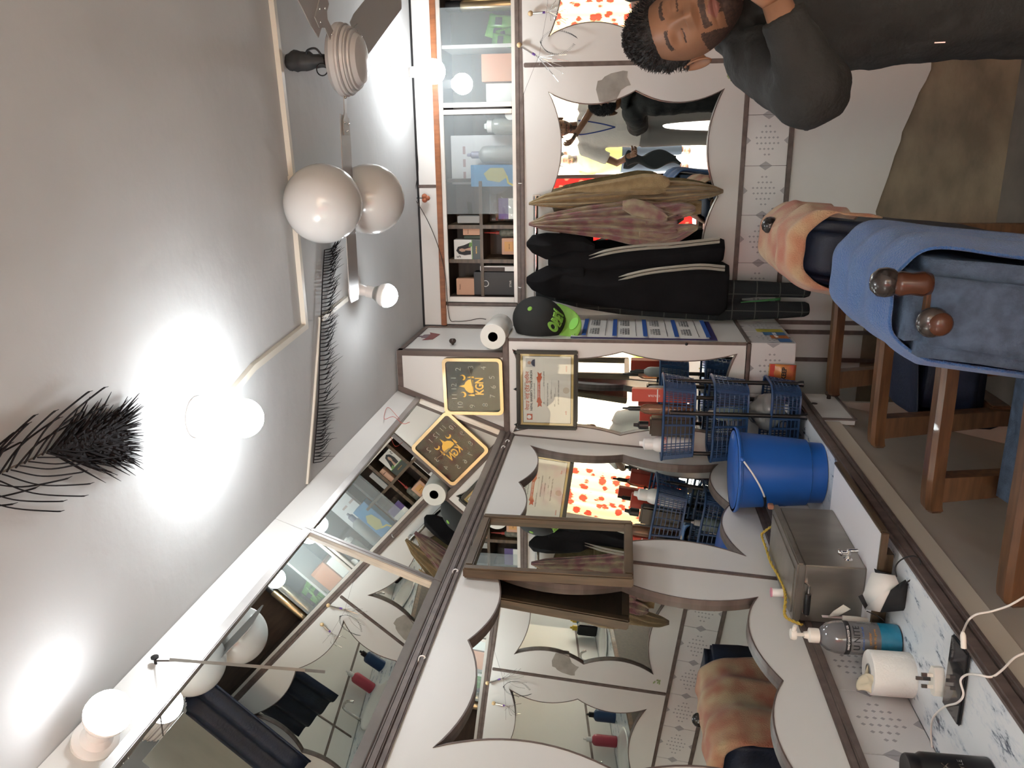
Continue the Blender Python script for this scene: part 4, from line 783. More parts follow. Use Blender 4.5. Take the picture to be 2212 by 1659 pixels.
# heart-shaped rubber and the wires along the cabinet top
hr = thing('rubber_stopper', 'small orange heart-shaped rubber hanging from a nail above the cabinet', 'ornament', at(918, 428, Y=3.675))
hp0 = at(919, 428, Y=3.675); MB().ball(hp0+V((-.008, 0, .004)), .013, 12, 8).ball(hp0+V((.008, 0, .004)), .013, 12, 8).ball(hp0+V((0, 0, -.010)), .012, 12, 8).build('rubber', mat('orange_rubber', (.36, .11, .05), .5), hr, smooth=1, world=True)
MB().tube([at(893, 428, Y=3.69), at(912, 428, Y=3.675)], .002, 6).build('stem', M_black, hr, world=True)
cable('wire', 'brown wire sagging from the nail down to the cabinet end', [at(x, y, Y=3.675) for x, y in ((895, 428), (912, 455), (930, 490), (944, 525), (956, 565), (963, 605), (966, 650), (972, 690), (985, 694), (1010, 693), (1035, 688), (1050, 690))], .0018, M_woodd)
cable('wire', 'thin dark wire running along the top of the back wall', [at(x, y, Y=3.68) for x, y in ((896, 428), (899, 400), (903, 370), (902, 340), (899, 318))], .0018, M_black)
cable('wire', 'thin loose wire curling out of the overhead panel by the clock', [at(863, 905, X=-1.0), at(838, 880, X=-.99), at(830, 905, X=-.985), at(850, 900, X=-.985), at(870, 915, X=-.99), at(885, 912, X=-1.0)], .0009, M_red)
# ---- goods in the display cabinet
def good(name, label, cat, xr, yr, m, Yf=3.735, dep=.06, z=None, parts=()):
    a, b = at(xr[0], (yr[0]+yr[1])/2, Y=Yf), at(xr[1], (yr[0]+yr[1])/2, Y=Yf); x0, x1 = at(sum(xr)/2, yr[1], Y=Yf).x, at(sum(xr)/2, yr[0], Y=Yf).x
    zb = z if z is not None else b.z
    t = thing(name, label, cat, ((x0+x1)/2, Yf, zb)); hw = (x1-x0)/2
    MB().box((-hw, 0, 0), (hw, dep, a.z-zb), .0015).build('carton', m, t)
    for n, (u0, v0, u1, v1), pm in parts: MB().box((-hw+2*hw*u0, -.0008, (a.z-zb)*v0), (-hw+2*hw*u1, .0, (a.z-zb)*v1)).build(n, pm, t)
    return t, hw, a.z-zb
def front(t, body, size, m, x, z, **k): return text('print', body, size, m, t, M=Matrix.Translation((x, -.0009, z)) @ Matrix.Rotation(PI/2, 4, 'X'), **k)
SH, BZ = 2.272, 2.104
M_peach = mat('peach_carton', (.50, .29, .19), .6); M_blk = mat('black_carton', (.010, .011, .012), .45); M_grn2 = mat('green_print', (.12, .24, .06), .5)
t, hw, h = good('black_carton', 'large black carton with a silver ring print in the cabinet corner', 'box', (1024, 1110), (588, 637), M_blk, z=BZ)
shape2d('ring_print', [(.016*math.cos(k*PI/16), .016*math.sin(k*PI/16)) for k in range(32)], [[(.0125*math.cos(k*PI/16), .0125*math.sin(k*PI/16)) for k in range(32)]], .0005, M_chrome, t, Matrix.Translation((0, -.0005, h*.72)) @ Matrix.Rotation(PI/2, 4, 'X')); front(t, 'STAR', .014, M_paper, 0, h*.12)
zt = BZ+h
t, hw, h = good('peach_carton', 'peach carton standing on the large black carton', 'box', (986, 1018), (602, 637), M_peach, z=zt); front(t, 'Keratin', .009, M_ink, 0, h*.8)
good('magazine_stack', 'white magazines standing beside the large black carton', 'magazines', (1037, 1110), (575, 586), M_paper, z=BZ, parts=(('cover_print', (0, .3, .8, .9), M_woodd),))
t, hw, h = good('hair_colour_box', 'white hair colour box with a long-haired woman printed on it', 'box', (981, 1034), (518, 561), mat('colour_box_white', (.62, .61, .57), .4), z=SH, parts=(('dark_band', (0, 0, 1, .30), mat('band_dark', (.03, .045, .04), .4)), ('green_line', (0, .30, 1, .33), M_grn2)))
def fp(n, pts, m, k=.001): MB().poly([(x, -k, z) for x, z in pts], .0004, (0, -1, 0)).build(n, m, t)
fp('hair_print', [(-.022, h*.36), (-.026, h*.6), (-.02, h*.82), (-.004, h*.92), (.014, h*.85), (.022, h*.62), (.036, h*.36)], M_ink); fp('face_print', [(-.007, h*.58), (-.010, h*.7), (-.005, h*.8), (.003, h*.8), (.007, h*.7), (.003, h*.58)], mat('print_skin', (.42, .26, .18), .5), .0016); fp('neck_print', [(-.004, h*.36), (-.003, h*.58), (.004, h*.58), (.012, h*.36)], MATS['print_skin'], .0013)
fp('leaf_print', [(.016, h*.32), (.014, h*.44), (.036, h*.40), (.034, h*.33)], M_grn2, .0018); front(t, '5', .026, M_ink, -.033, h*.82); front(t, 'NATURAL', .008, M_goldp, .0, h*.15)
t, hw, h = good('small_peach_box', 'small peach box on the upper shelf beside the hair colour box', 'box', (1000, 1034), (493, 508), M_peach, z=SH); front(t, 'Keratin', .007, M_ink, 0, h*.7)
good('green_box', 'thin dark green box under the hair colour shelf row', 'box', (1002, 1034), (509, 516), mat('dark_green', (.03, .06, .035), .5), z=SH, Yf=3.76)
good('grey_box', 'narrow pale grey box lying in the next upper compartment', 'box', (988, 1033), (467, 482), mat('grey_carton', (.30, .30, .29), .5), z=SH)
t, hw, h = good('square_peach_box', 'peach box with an orange square label on the lower shelf', 'box', (1084, 1111), (515, 550), M_peach, z=BZ, parts=(('label_square', (.2, .15, .8, .8), mat('orange_label', (.55, .28, .09), .5)),)); front(t, 'serum', .010, M_ink, 0, h*.45)
sp_ = bottle('spray_can', 'grey spray bottle with thin red nozzle on the lower shelf', (at(1095, 503, Y=3.76).x, 3.765, BZ), .019, .105, mat('grey_label', (.22, .24, .20), .5, noise=.5, scale=60), mat('red_nozzle', (.35, .04, .03), .4)); MB().tube([(0, 0, .10), (0, 0, .155)], [.005, .0015], 8).build('nozzle', MATS['red_nozzle'], sp_)
pb = thing('plastic_pouch', 'clear plastic pouch with a purple and white card behind the glass edge', 'pouch', at(1110, 455, Y=3.72))
c0 = at(1090, 452, Y=3.722); MB().box((c0.x-.045, 3.722, BZ), (c0.x+.05, 3.726, BZ+.075)).build('card', mat('purple_card', (.10, .06, .22), .5), pb, world=True); MB().box((c0.x-.045, 3.720, BZ), (c0.x+.05, 3.722, BZ+.028)).build('card_strip', M_paper, pb, world=True)
m = MB(); m.grid(lambda u, v: V((c0.x-.052+.112*u+.006*noise.noise(V((4*u, 4*v, 0))), 3.716-.006*noise.noise(V((8*u, 8*v, 3))), BZ+.002+.105*v)), 14, 14); m.build('film', M_clr, pb, smooth=1, world=True)
t, hw, h = good('blue_pack', 'blue and yellow plastic refill pack in the display cabinet', 'pack', (1017, 1111), (356, 403), mat('refill_blue', (.06, .20, .42), .25, c2=(.09, .28, .5), scale=9), z=BZ, Yf=3.735, dep=.05)
fp('yellow_shape', [(-.005, h*.15), (-.03, h*.35), (-.02, h*.62), (.01, h*.70), (.035, h*.55), (.035, h*.25)], mat('yellow_print', (.42, .40, .16), .4)); fp('yellow_arc', [(-.05, h*.02), (-.035, h*.16), (0, h*.20), (.0, h*.16), (-.03, h*.12), (-.04, h*.02)], mat('yellow_bright', (.60, .50, .06), .4), .0014)
bottle('grey_bottle', 'frosted grey bottle with round stopper beside the blue pack', (at(1085, 334, Y=3.76).x, 3.765, BZ), .040, .225, mat('frosted_grey', (.36, .37, .37), .3), mat('lilac_cap', (.28, .27, .36), .4), neck=.32)
good('white_carton', 'large white carton at the back of the glazed cabinet', 'box', (975, 1111), (292, 398), mat('white_carton', (.66, .66, .68), .5), Yf=3.83, dep=.09, z=BZ, parts=(('red_mark', (.62, .78, .78, .82), mat('faded_red', (.40, .28, .28), .5)), ('red_mark', (.36, .78, .52, .82), MATS['faded_red']), ('red_mark', (.10, .78, .26, .82), MATS['faded_red'])))
bottle('clear_jar', 'clear plastic bottle beside the white carton in the cabinet', (at(1090, 272, Y=3.76).x, 3.765, BZ), .038, .14, mat('clear_jar', (.55, .56, .52), .15, trans=.5), M_white_g, neck=.6)
dk = MB().lathe([(.024, 0), (.024, .004)], at(1102, 247, Y=3.716), 'Y', 24); tag(dk.build('white_disc', M_white_g), 'round white disc stuck inside the cabinet glass', 'disc')
t, hw, h = good('orange_carton', 'salmon orange carton in the display cabinet under the bulb glare', 'box', (1040, 1111), (116, 176), mat('salmon_carton', (.55, .24, .13), .5), z=BZ, dep=.09)
good('white_packet', 'white packet beside the salmon carton in the cabinet', 'box', (1050, 1111), (180, 220), M_paper, z=BZ, dep=.06)
M_lime = mat('lime_foil', (.16, .42, .06), .25, c2=(.05, .16, .03), scale=16)
for k, (xr, yr, a) in enumerate((((1062, 1111), (76, 104), .15), ((1070, 1111), (56, 84), -.2), ((1052, 1111), (34, 62), .1), ((1045, 1090), (44, 96), .3))):
    c = at(1111, sum(yr)/2, Y=3.74+.018*k); w_ = abs(at(1090, yr[0], Y=3.74).x-at(1090, yr[1], Y=3.74).x)/2; hh = at(xr[0], yr[0], Y=3.74).z-BZ
    o = MB(); o.grid(lambda u, v: V((-w_+2*w_*u, .010*math.sin(PI*u)*math.sin(PI*v)*-1, hh*v)), 8, 8); q_ = thing('foil_sachet', ('shiny green foil sachet at the shelf edge, nearest the salmon carton', 'shiny green foil sachet in the middle of the sachet pile', 'shiny green foil sachet nearest the gold can', 'shiny green foil sachet lying behind the others')[k], 'sachet', (c.x, c.y, BZ), 'green foil sachets in the cabinet'); q_.rotation_euler = (-.1, a, 0); o.build('front', M_lime, q_, smooth=1, sol=.001)
    MB().box((-w_*.6, -.013, hh*.45), (w_*.6, -.011, hh*.72)).build('print', M_blk, q_)
for k, yy in enumerate((11, -22)):
    gx = at(1050, yy, Y=3.76).x; g_ = thing('gold_can', ('gold spray can with black cap at the frame edge of the cabinet', 'second gold spray can just beyond the frame edge')[k], 'can', (gx, 3.765, BZ)); MB().lathe([(.024, 0), (.025, .003), (.025, .225), (.021, .236)], n=28).build('body', M_gold, g_, smooth=40); MB().lathe([(.0235, .236), (.0235, .300), (.021, .304), (0, .304)], n=28).build('cap', M_black, g_, smooth=40)
# ================================================================ ceiling things
fn_ = thing('ceiling_fan', 'grey three-blade ceiling fan with a ribbed motor and taped rod', 'fan', (.26, 2.3, CEIL))
M_fan = mat('fan_grey', (.29, .275, .265), .35); M_fanl = mat('fan_pearl', (.49, .475, .46), .25)
FZ = 2.33
MB().lathe([(0, 0), (.035, .001), (.062, .008), (.070, .020), (.078, .022), (.082, .036), (.088, .037), (.094, .055), (.098, .058), (.098, .072), (.085, .086), (.045, .094), (.02, .098)], (.26, 2.3, FZ), n=48).build('motor', M_fanl, fn_, smooth=30, world=True)
for r, z in ((.0805, .030), (.0925, .047)): MB().tube([(.26+r*math.cos(a), 2.3+r*math.sin(a), FZ+z) for a in [2*PI*k/40 for k in range(40)]], .003, 6, closed=True).build('chrome_ring', M_fan, fn_, smooth=1, world=True)
MB().tube([(.26, 2.3, FZ+.09), (.26, 2.3, CEIL)], .011, 12).build('rod', M_black, fn_, world=True)
m = MB(); m.grid(lambda u, v: V((.26, 2.3, FZ+.115+.115*v))+V((math.cos(2*PI*u), math.sin(2*PI*u), 0))*(.017+.017*math.sin(PI*v*.9)**2*v+.009*noise.noise(V((5*math.cos(2*PI*u), 5*math.sin(2*PI*u), 6*v)))), 20, 14, True); m.build('taped_joint', mat('black_tape', (.03, .032, .034), .6), fn_, smooth=1, world=True)
MB().tube([(.255-.02+.016*math.cos(a), 2.285, FZ+.122+.016*math.sin(a)) for a in [2*PI*k/20 for k in range(20)]], .0018, 6, closed=True).tube(spline([(.27, 2.29, FZ+.12), (.29, 2.28, FZ+.135), (.285, 2.28, FZ+.16), (.268, 2.29, FZ+.165)], 5), .003, 6).build('loose_wire', M_black, fn_, smooth=1, world=True)
for ang in (184, 304, 64):
    a = math.radians(ang); F = Matrix.Translation((.26, 2.3, FZ+.066)) @ Matrix.Rotation(a, 4, 'Z') @ Matrix.Rotation(math.radians(-7), 4, 'X')
    m = MB(); m.M = F; m.poly([(.15, -.055, 0), (.20, -.062, 0), (.66, -.066, -.004), (.68, -.05, -.004), (.68, .05, -.004), (.66, .066, -.004), (.20, .062, 0), (.15, .055, 0)], .0022); bl = m.build('blade', M_fan, fn_, world=True)
    m = MB(); m.M = F; m.poly([(.07, -.016, -.003), (.14, -.014, -.003), (.165, -.036, -.003), (.20, -.034, -.003), (.205, .034, -.003), (.165, .036, -.003), (.14, .014, -.003), (.07, .016, -.003)], .0025); m.build('blade_bracket', M_fan, fn_, world=True)
    for x, y in ((.17, -.022), (.17, .022), (.192, 0), (.10, 0)): m = MB(); m.M = F; m.ball((x, y, -.004), .0035, 8, 6).build('screw', M_chrome, bl, world=True, smooth=1)
M_ball = mat('pearl_balloon', (.60, .60, .585), .16, spec=.6)
for lab, c, r in (('larger front white balloon against the ceiling behind the fan blade', (-.129, 2.2, 2.448), .1115), ('white balloon partly hidden behind the front balloon', (-.130, 2.435, 2.385), .108)):
    b_ = thing('balloon', lab, 'balloon', c, 'white balloons'); MB().lathe([(r*math.sin(t)*(1 if t < PI/2 else 1-.10*(t-PI/2)**2), r*math.cos(t)*(1 if t < PI/2 else 1+.05*(t-PI/2))) for t in [PI*k/28 for k in range(29)]][::-1], n=48).build('skin', M_ball, b_, smooth=1); b_.rotation_euler = (math.radians(150), math.radians(20), 0)
    MB().lathe([(.001, -r*1.075), (.006, -r*1.085), (.004, -r*1.10), (.010, -r*1.13)], n=12).build('knot', M_ball, b_, smooth=1)
# peacock feathers stuck on the ceiling; barbs drawn along the ceiling plane
M_fea = mat('dark_feather', (.026, .023, .024), .95, spec=.05, noise=.4, scale=30); M_quill = mat('feather_quill', (.22, .18, .14), .5)
def C2(x, y, dz=.008): return at(x, y, Z=CEIL-dz)
fe = thing('peacock_feather', 'big dark peacock feather on the ceiling pointing at the big bulb', 'feather', C2(200, 940))
q1 = spline([(-160, 1105, 0), (0, 1022, 0), (60, 995, 0), (110, 972, 0), (160, 955, 0), (220, 945, 0)], 10)
MB().tube([C2(p.x, p.y, .012) for p in q1], [.0022-.0014*i/len(q1) for i in range(len(q1))], 6).build('quill', M_quill, fe, world=True)
m = MB()
for i in range(240):                                                     # dense eye
    t = i/239; b0_ = V((lerp(105, 215, t), lerp(975, 945, t))); an = lerp(-58, 30, random.random()**.8); L_ = random.uniform(95, 150)*(1 if an > -20 else .95)
    d_ = V((math.cos(math.radians(an)), math.sin(math.radians(an)))); e_ = b0_+d_*L_
    if e_.x > 312: e_.x = 312-random.uniform(0, 20)
    n_ = b0_.lerp(e_, .5)+V((8, -4 if an < 0 else 5)); m.tube([C2(p.x, p.y, .010+.012*random.random()) for p in spline([(*b0_, 0), (*n_, 0), (*e_, 0)], 4)], [.0030, .0031, .0030, .0028, .0025, .002, .0015, .001, .0004], 4)
m.build('eye_barbs', M_fea, fe, world=True)['kind'] = 'stuff'
m = MB()
for i in range(26):
    t = i/25; b0_ = V((lerp(-120, 120, t), lerp(1083, 970, t))); s = 1 if i % 2 else -1; L_ = random.uniform(110, 190)
    an = math.radians(-24+s*random.uniform(22, 46)); d_ = V((math.cos(an), math.sin(an))); d2 = V((math.cos(an-s*.35), math.sin(an-s*.35))); e_ = b0_+d_*L_*.6+d2*L_*.45
    m.tube([C2(p.x, p.y, .008+.015*t) for p in spline([(*b0_, 0), (*(b0_+d_*L_*.5), 0), (*e_, 0), (*(e_+d2*22+V((2, s*-3))), 0)], 6)], [.0016]*15+[.0008, .0007, .0006, .0004], 4)
m.build('loose_barbs', M_fea, fe, world=True)['kind'] = 'stuff'
f2 = thing('peacock_feather', 'long slim dark feather on the ceiling between balloons and cupboard', 'feather', C2(690, 740))
q2 = spline([(701, 540, 0), (697, 600, 0), (694, 680, 0), (691, 760, 0), (688, 860, 0), (683, 930, 0), (677, 1000, 0)], 10)
MB().tube([C2(p.x, p.y, .012) for p in q2], .0018, 6).build('quill', M_fea, f2, world=True)
m = MB()
for i in range(210):
    t = (i/209)**1.35; k = t*(len(q2)-1); p = q2[int(k)]; L_ = random.uniform(30, 50) if t < .55 else random.uniform(25, 62)*(1.15-t*.4)
    an = math.radians(random.uniform(-52, -22) if t < .7 else random.uniform(-50, 0)); e_ = V((p.x+L_*math.cos(an), p.y+L_*math.sin(an)*.85)); n_ = V((p.x+L_*.45, p.y+L_*.18*math.sin(an)))
    m.tube([C2(w_.x, w_.y, .010+.006*random.random()) for w_ in spline([(p.x, p.y, 0), (n_.x, n_.y, 0), (e_.x, e_.y, 0)], 4)], [.0016, .0016, .0015, .0014, .0012, .001, .0008, .0006, .0003], 4)
m.build('barbs', M_fea, f2, world=True)['kind'] = 'stuff'
# ================================================================ barber chairs (facing the mirrors, backs towards the room)
M_denim = mat('denim_cover', (.075, .115, .18), .85, noise=.35, scale=40, bump=.3, bscale=220)
def softbox(a, b, r, m=None, seg=4, wob=0, seed=0):
    bm = bmesh.new(); bmesh.ops.create_cube(bm, size=1); a, b = V(a), V(b)
    for v in bm.verts: v.co = V([a[i]+(v.co[i]+.5)*(b[i]-a[i]) for i in range(3)])
    bmesh.ops.bevel(bm, geom=bm.edges[:], offset=r, segments=seg, affect='EDGES')
    bmesh.ops.subdivide_edges(bm, edges=[e for e in bm.edges if e.calc_length() > .08], cuts=5, use_grid_fill=True)
    if wob:
        for v in bm.verts: v.co += V((noise.noise(v.co*9+V((seed, 0, 0))), noise.noise(v.co*9+V((0, seed, 5))), noise.noise(v.co*7+V((3, 1, seed)))))*wob
    return MB().bm(bm)
def chair(label, Yn, Yf, zt, cover, dx=0):
    t = thing('barber_chair', label, 'chair', (-.6, (Yn+Yf)/2, 0), group='wooden barber chairs')
    Yc = (Yn+Yf)/2
    def arm(Y):
        P = spline([(-.938, Y, .752), (-.90, Y, .760), (-.75, Y, .764), (-.58, Y, .766), (-.43, Y, .772)], 6); m = MB(); vs = []
        for i, p in enumerate(P):
            w, h = (.030, .021) if i > 1 else (.022+.004*i, .015+.003*i)
            vs += [p+V((0, s*w*c, k*h)) for s, k, c in ((-1, -1, .8), (1, -1, .8), (1, .5, 1), (.6, 1, 1), (-.6, 1, 1), (-1, .5, 1))]
        n = 6; m.add(vs, [(i*n+a, i*n+(a+1) % n, (i+1)*n+(a+1) % n, (i+1)*n+a) for i in range(len(P)-1) for a in range(n)]+[tuple(range(n)), tuple((len(P)-1)*n+a for a in range(n))])
        m.build('armrest', M_wood, t, smooth=35, world=True)
    for Y in (Yn, Yf):
        arm(Y)
        MB().add([V((x, Y+y, z)) for z, x0, x1, w in ((0, -.83, -.79, .02), (.40, -.85, -.80, .024), (.742, -.905, -.835, .024)) for x in (x0, x1) for y in (-w, w)], [(0, 1, 3, 2), (8, 10, 11, 9)]+[(i, j, j+4, i+4) for i, j in ((0, 1), (1, 3), (3, 2), (2, 0), (4, 5), (5, 7), (7, 6), (6, 4))]).build('leg', M_wood, t, world=True)
        MB().box((-.315, Y-.022, 0), (-.265, Y+.022, zt-.02), .004).build('leg', M_wood, t, world=True)
        MB().box((-.82, Y-.012, .30), (-.30, Y+.012, .36), .003).build('side_rail', M_wood, t, world=True)
    MB().box((-.83, Yn, .36), (-.79, Yf, .42), .004).build('front_rail', M_wood, t, world=True)
    softbox((-.86, Yn+.028, .42), (-.40, Yf-.028, .60), .035, wob=.008, seed=2).build('seat', M_navy, t, smooth=1, world=True)
    # thick padded back
    m = softbox((-.424, Yn-.036, .34), (-.226, Yf+.02, zt+.006), .032, wob=.010, seed=7)
    for v in m.v: v.x += (.80-v.z)*-.10
    m.build('backrest', cover, t, smooth=1, world=True)
    return t
c1 = chair('wooden barber chair with dark navy back under the peach towel', 2.57, 3.14, 1.075, M_navy)
c2 = chair('wooden barber chair with denim-covered back under the blue towel', 1.62, 2.08, 1.035, M_denim)
M_fin = mat('black_lacquer', (.012, .010, .010), .25, coat=.25, c2=(.05, .04, .035), scale=25)
M_knob = mat('dark_red_wood', (.085, .030, .015), .25, noise=.4, scale=12)
def finial(ch, p, r): p = V(p); MB().lathe([(r*.55, -r*1.2), (r*.7, -r), (r*.6, -r*.85), (r*.92, -r*.45), (r, 0), (r*.92, r*.45), (r*.55, r*.85), (0, r)], p, 'Z', 24).build('finial', M_fin, ch, smooth=1, world=True)
finial(c1, at(1663, 486, Y=2.80), .028); finial(c1, at(1668, 480, Y=3.12), .028)
finial(c2, at(1843, 590, Y=2.07), .030); finial(c2, at(1912, 610, Y=1.58), .029)
p = at(1968, 613, Y=1.572); MB().lathe([(.020, -.035), (.024, -.02), (.021, .0), (.024, .02), (.018, .035)], p, 'Z', 20).build('turned_post', M_knob, c2, smooth=1, world=True)
p = at(2008, 693, Y=1.582); MB().lathe([(.016, 0), (.028, -.006), (.030, -.016), (.024, -.026)], p+V((0, .0, 0)), 'Y', 22).build('knob_ring', M_fin, c2, smooth=1, world=True)
MB().ball(p+V((-.002, -.020, -.012)), .024, 18, 12, (1, .7, 1)).build('wooden_knob', M_knob, c2, smooth=1, world=True)
# seat cover cloths hanging between the arms
def cloth(name, label, fn, m, nu=30, nv=30, sol=.004, cat='cloth', group=None): return tag(MB().grid(fn, nu, nv).build(name, m, smooth=1, sol=sol), label, cat, group)
cloth('seat_cloth', 'dark navy cloth hanging over the front of the far chair seat', lambda u, v: V((-.40-.475*min(1, v*1.4)-.02*max(0, v-.7), lerp(2.63, 3.08, u)+.02*math.sin(5*v), (.625+.008*math.sin(9*u+6*v)) if v < .7 else .62-(v-.7)*.75*(1+.35*math.sin(7*u)))), M_navy)
cloth('seat_cloth', 'blue denim cloth hanging over the front of the near chair seat', lambda u, v: V((-.40-.475*min(1, v*1.4)-.02*max(0, v-.7), lerp(1.67, 2.02, u)+.02*math.sin(5*v), (.625+.008*math.sin(9*u+6*v)) if v < .7 else .62-(v-.7)*.85*(1+.3*math.sin(6*u+1)))), M_denim)
# towels over the chair backs: each follows the padded back from the rear over the top to the front
def backpath(zt, zr, zf, off):
    sh = lambda z: (.80-z)*-.10
    P = [(-.225+off+sh(zr), zr), (-.225+off+sh((zr+zt)/2), (zr+zt)/2), (-.228+off+sh(zt), zt-.045), (-.262+sh(zt), zt+off), (-.32+sh(zt), zt+off+.004), (-.385+sh(zt), zt+off-.002), (-.420-off+sh(zt), zt-.05), (-.424-off+sh(zt-.1), zt-.12), (-.428-off+sh(zf), zf)]
    return spline([(x, 0, z) for x, z in P], 6)
def backtowel(name, label, m, Y0, Y1, zt, zr, zf, off, seed, fold, skew, edge):
    P = backpath(zt, zr, zf, off)
    def fn(u, v):
        k = v*(len(P)-1); i = min(int(k), len(P)-2); p = P[i].lerp(P[i+1], k-i); w = abs(v-.45)*2
        y = lerp(Y0, Y1, u)+skew*(v-.4)
        f = fold*math.sin(u*17+seed+2.5*v+1.5*noise.noise(V((3*u, 3*v, seed))))*(.35+.65*w)
        d = V((1, 0, 0)) if v < .35 else V((-1, 0, 0)) if v > .65 else V((0, 0, 1))
        e = max(0, edge-y); y = max(y, edge-.25*e)
        return V((p.x*(1)+(-.31-p.x)*min(1, e*1.2), y, p.z-e*.85))+d*(f+fold*.9)*(1-min(1, e*6)*.6)+V((0, .5*f-min(.012, e), 0))
    return tag(MB().grid(fn, 46, 60).build(name, m, smooth=1, sol=.006), label, 'towel')
M_peachT = mat('peach_terry', (.56, .38, .22), .95, c2=(.46, .15, .085), scale=11, det=1.2, bump=.5, bscale=260, sheen=.3)
M_blueT = mat('blue_terry', (.04, .14, .40), .95, c2=(.05, .15, .37), scale=14, det=2, bump=.7, bscale=260, sheen=.4)
backtowel('peach_towel', 'peach and cream towel draped over the far chair back', M_peachT, 2.465, 2.98, 1.075, .90, .83, .012, 1.0, .013, .02, 2.53)
backtowel('blue_towel', 'bright blue towel draped over the near chair back', M_blueT, 1.66, 2.09, 1.035, .63, .56, .012, 3.0, .014, .02, 1.5)
# ================================================================ people
def gauss(x, s): return math.exp(-(x/s)**2)
def headpt(d, grow=0):
    """surface of a head (x sideways, y forward, z up) in direction d"""
    x, y, z = .0745*d.x, .096*d.y, .118*d.z
    if d.z < 0: x *= 1-.26*(-d.z)**1.6; y = y*(1-.10*(-d.z)) + (.012*(-d.z) if d.y > 0 else .020*(-d.z)**2)
    if d.y > 0: x *= 1-.05*d.y
    if d.y > .05:
        k = min(1, (d.y-.05)*3)
        nz = max(0, min(1, (.030-z)/.056)) if z > -.027 else max(0, 1-(-.027-z)/.011)
        y += k*(.025*nz*gauss(x, .0115+.006*nz*(z < -.012)) + .004*gauss(z-.034, .008)*gauss(abs(x)-.028, .022) - .0095*gauss(abs(x)-.031, .016)*gauss(z-.012, .013)
             + .0060*gauss(abs(x)-.031, .0115)*gauss(z-.008, .0075) + .0065*gauss(x, .022)*gauss(z+.060, .0058) + .0065*gauss(x, .019)*gauss(z+.074, .0062) - .0035*gauss(x, .024)*gauss(z+.0665, .0022)
             + .007*gauss(x, .020)*gauss(z+.100, .016) + .003*gauss(abs(x)-.045, .02)*gauss(z+.025, .02) - .0022*gauss(abs(x)-.031, .013)*gauss(z-.002, .0022))
    p = V((x, y, z)); return p+V((d.x, d.y, d.z))*grow
def dirof(u, v):
    t = PI*(v-.5); a = 2*PI*u; return V((math.cos(t)*math.cos(a), math.cos(t)*math.sin(a), math.sin(t)))
def headmesh(mb, nu=240, nv=220):
    mb.grid(lambda u, v: headpt(dirof(u, .004+.992*v)), nu, nv, True)
    for s in (-1, 1):                                                    # ears
        def ear(u, v):
            a = 2*PI*u; r = v; e = V((s*(.069+.008*r+.017*r*(.5+.5*math.cos(a))), -.008-.018*r*math.cos(a)*(1.0)-.006*r, .002+.033*r*math.sin(a)*(1 if math.sin(a) > 0 else .9)))
            return e+V((s*(.007*gauss(r-.85, .12)-.006*gauss(r-.45, .2)), 0, 0))
        mb.grid(ear, 28, 12, True); mb.grid(lambda u, v: ear(u, 1)*(1-v)+V((s*.066, -.012, .0))*v, 28, 3, True)
    return mb
def facepaint(o, F, mats):
    """second and third material slots: stubble, brows, lips, lids on the face of a head standing at F"""
    inv = F.inverted(); me = o.data
    for m in mats: me.materials.append(m)
    for p in me.polygons:
        c = inv @ p.center
        if c.y < .0 or abs(c.x) > .09 or c.z > .06 or c.z < -.125: continue
        jt = noise.noise(c*320)*.0016+noise.noise(c*90)*.0016; x, z = abs(c.x)+jt, c.z+jt
        beard = (z < -.030 and not (z > -.082 and z < -.052 and x < .024)) and (z < -.082 or x > .040 or (-.056 < z < -.040 and x < .032)) and z > -.118
        if beard or (z < -.075 and c.y > .01 and x < .012): p.material_index = 1
        if abs(z-(.034+.004*(1-((x-.030)/.02)**2))) < .0042 and .011 < x < .050: p.material_index = 1
        if abs(z-.0015-.25*abs(x-.031)*.3) < .0018 and abs(x-.031) < .0145 and c.y > .05: p.material_index = 1
        if x < .021*(1-abs(z+.067)/.016) and -.079 < z < -.056 and c.y > .06: p.material_index = 2
M_stub = mat('dark_stubble', (.075, .042, .030), .7, c2=(.035, .022, .017), scale=160); M_lip = mat('lips', (.22, .085, .065), .5); M_hair = mat('black_hair', (.008, .007, .007), .55, bump=.8, bscale=120)
def hairmesh(F, name, par, top=.026, seed=0, low=-.02):
    m = MB(); m.M = F; nu, nv = 90, 60; vs = []; ok = []
    for j in range(nv):
        for i in range(nu):
            d = dirof(i/nu, .02+.979*j/(nv-1)); p = headpt(d)
            fl = .062 if d.y > .35 else lerp(low, .062, max(0, (d.y+.15)/.5)); k = max(0, min(1, (p.z-fl)/.018))
            side = max(0, d.z); n1 = noise.noise(d*9+V((seed, 0, 0)))*.5+noise.noise(d*22+V((0, seed, 0)))*.5
            vs.append(headpt(d, (-.006+(.012+top*side+.010*n1*(.5+side))*k)) if k > 0 else headpt(d, -.008)); ok.append(k > 0)
    m.add(vs, [(j*nu+i, j*nu+(i+1) % nu, (j+1)*nu+(i+1) % nu, (j+1)*nu+i) for j in range(nv-1) for i in range(nu) if ok[j*nu+i] or ok[(j+1)*nu+i]])
    o = m.build(name, M_hair, par, smooth=1, world=True)
    m = MB(); m.M = F                                                    # short locks that break up the outline
    for q_ in range(1500):
        d = dirof(random.random(), random.uniform(.55, .99)); p = headpt(d)
        if p.z < (.068 if d.y > .3 else lerp(.0, .068, max(0, (d.y+.15)/.45))): continue
        b_ = headpt(d, .012+top*max(0, d.z)*.8); t_ = V((random.uniform(-.6, .6), random.uniform(-.8, .8), random.uniform(-.3, .6)))
        m.tube([b_-d*.010, b_+(d*.7+t_*.6).normalized()*.004, b_+(d*.4+t_).normalized()*.011], [.0018, .0014, .0003], 4)
    m.build('locks', M_hair, o, world=True)['kind'] = 'stuff'; return o
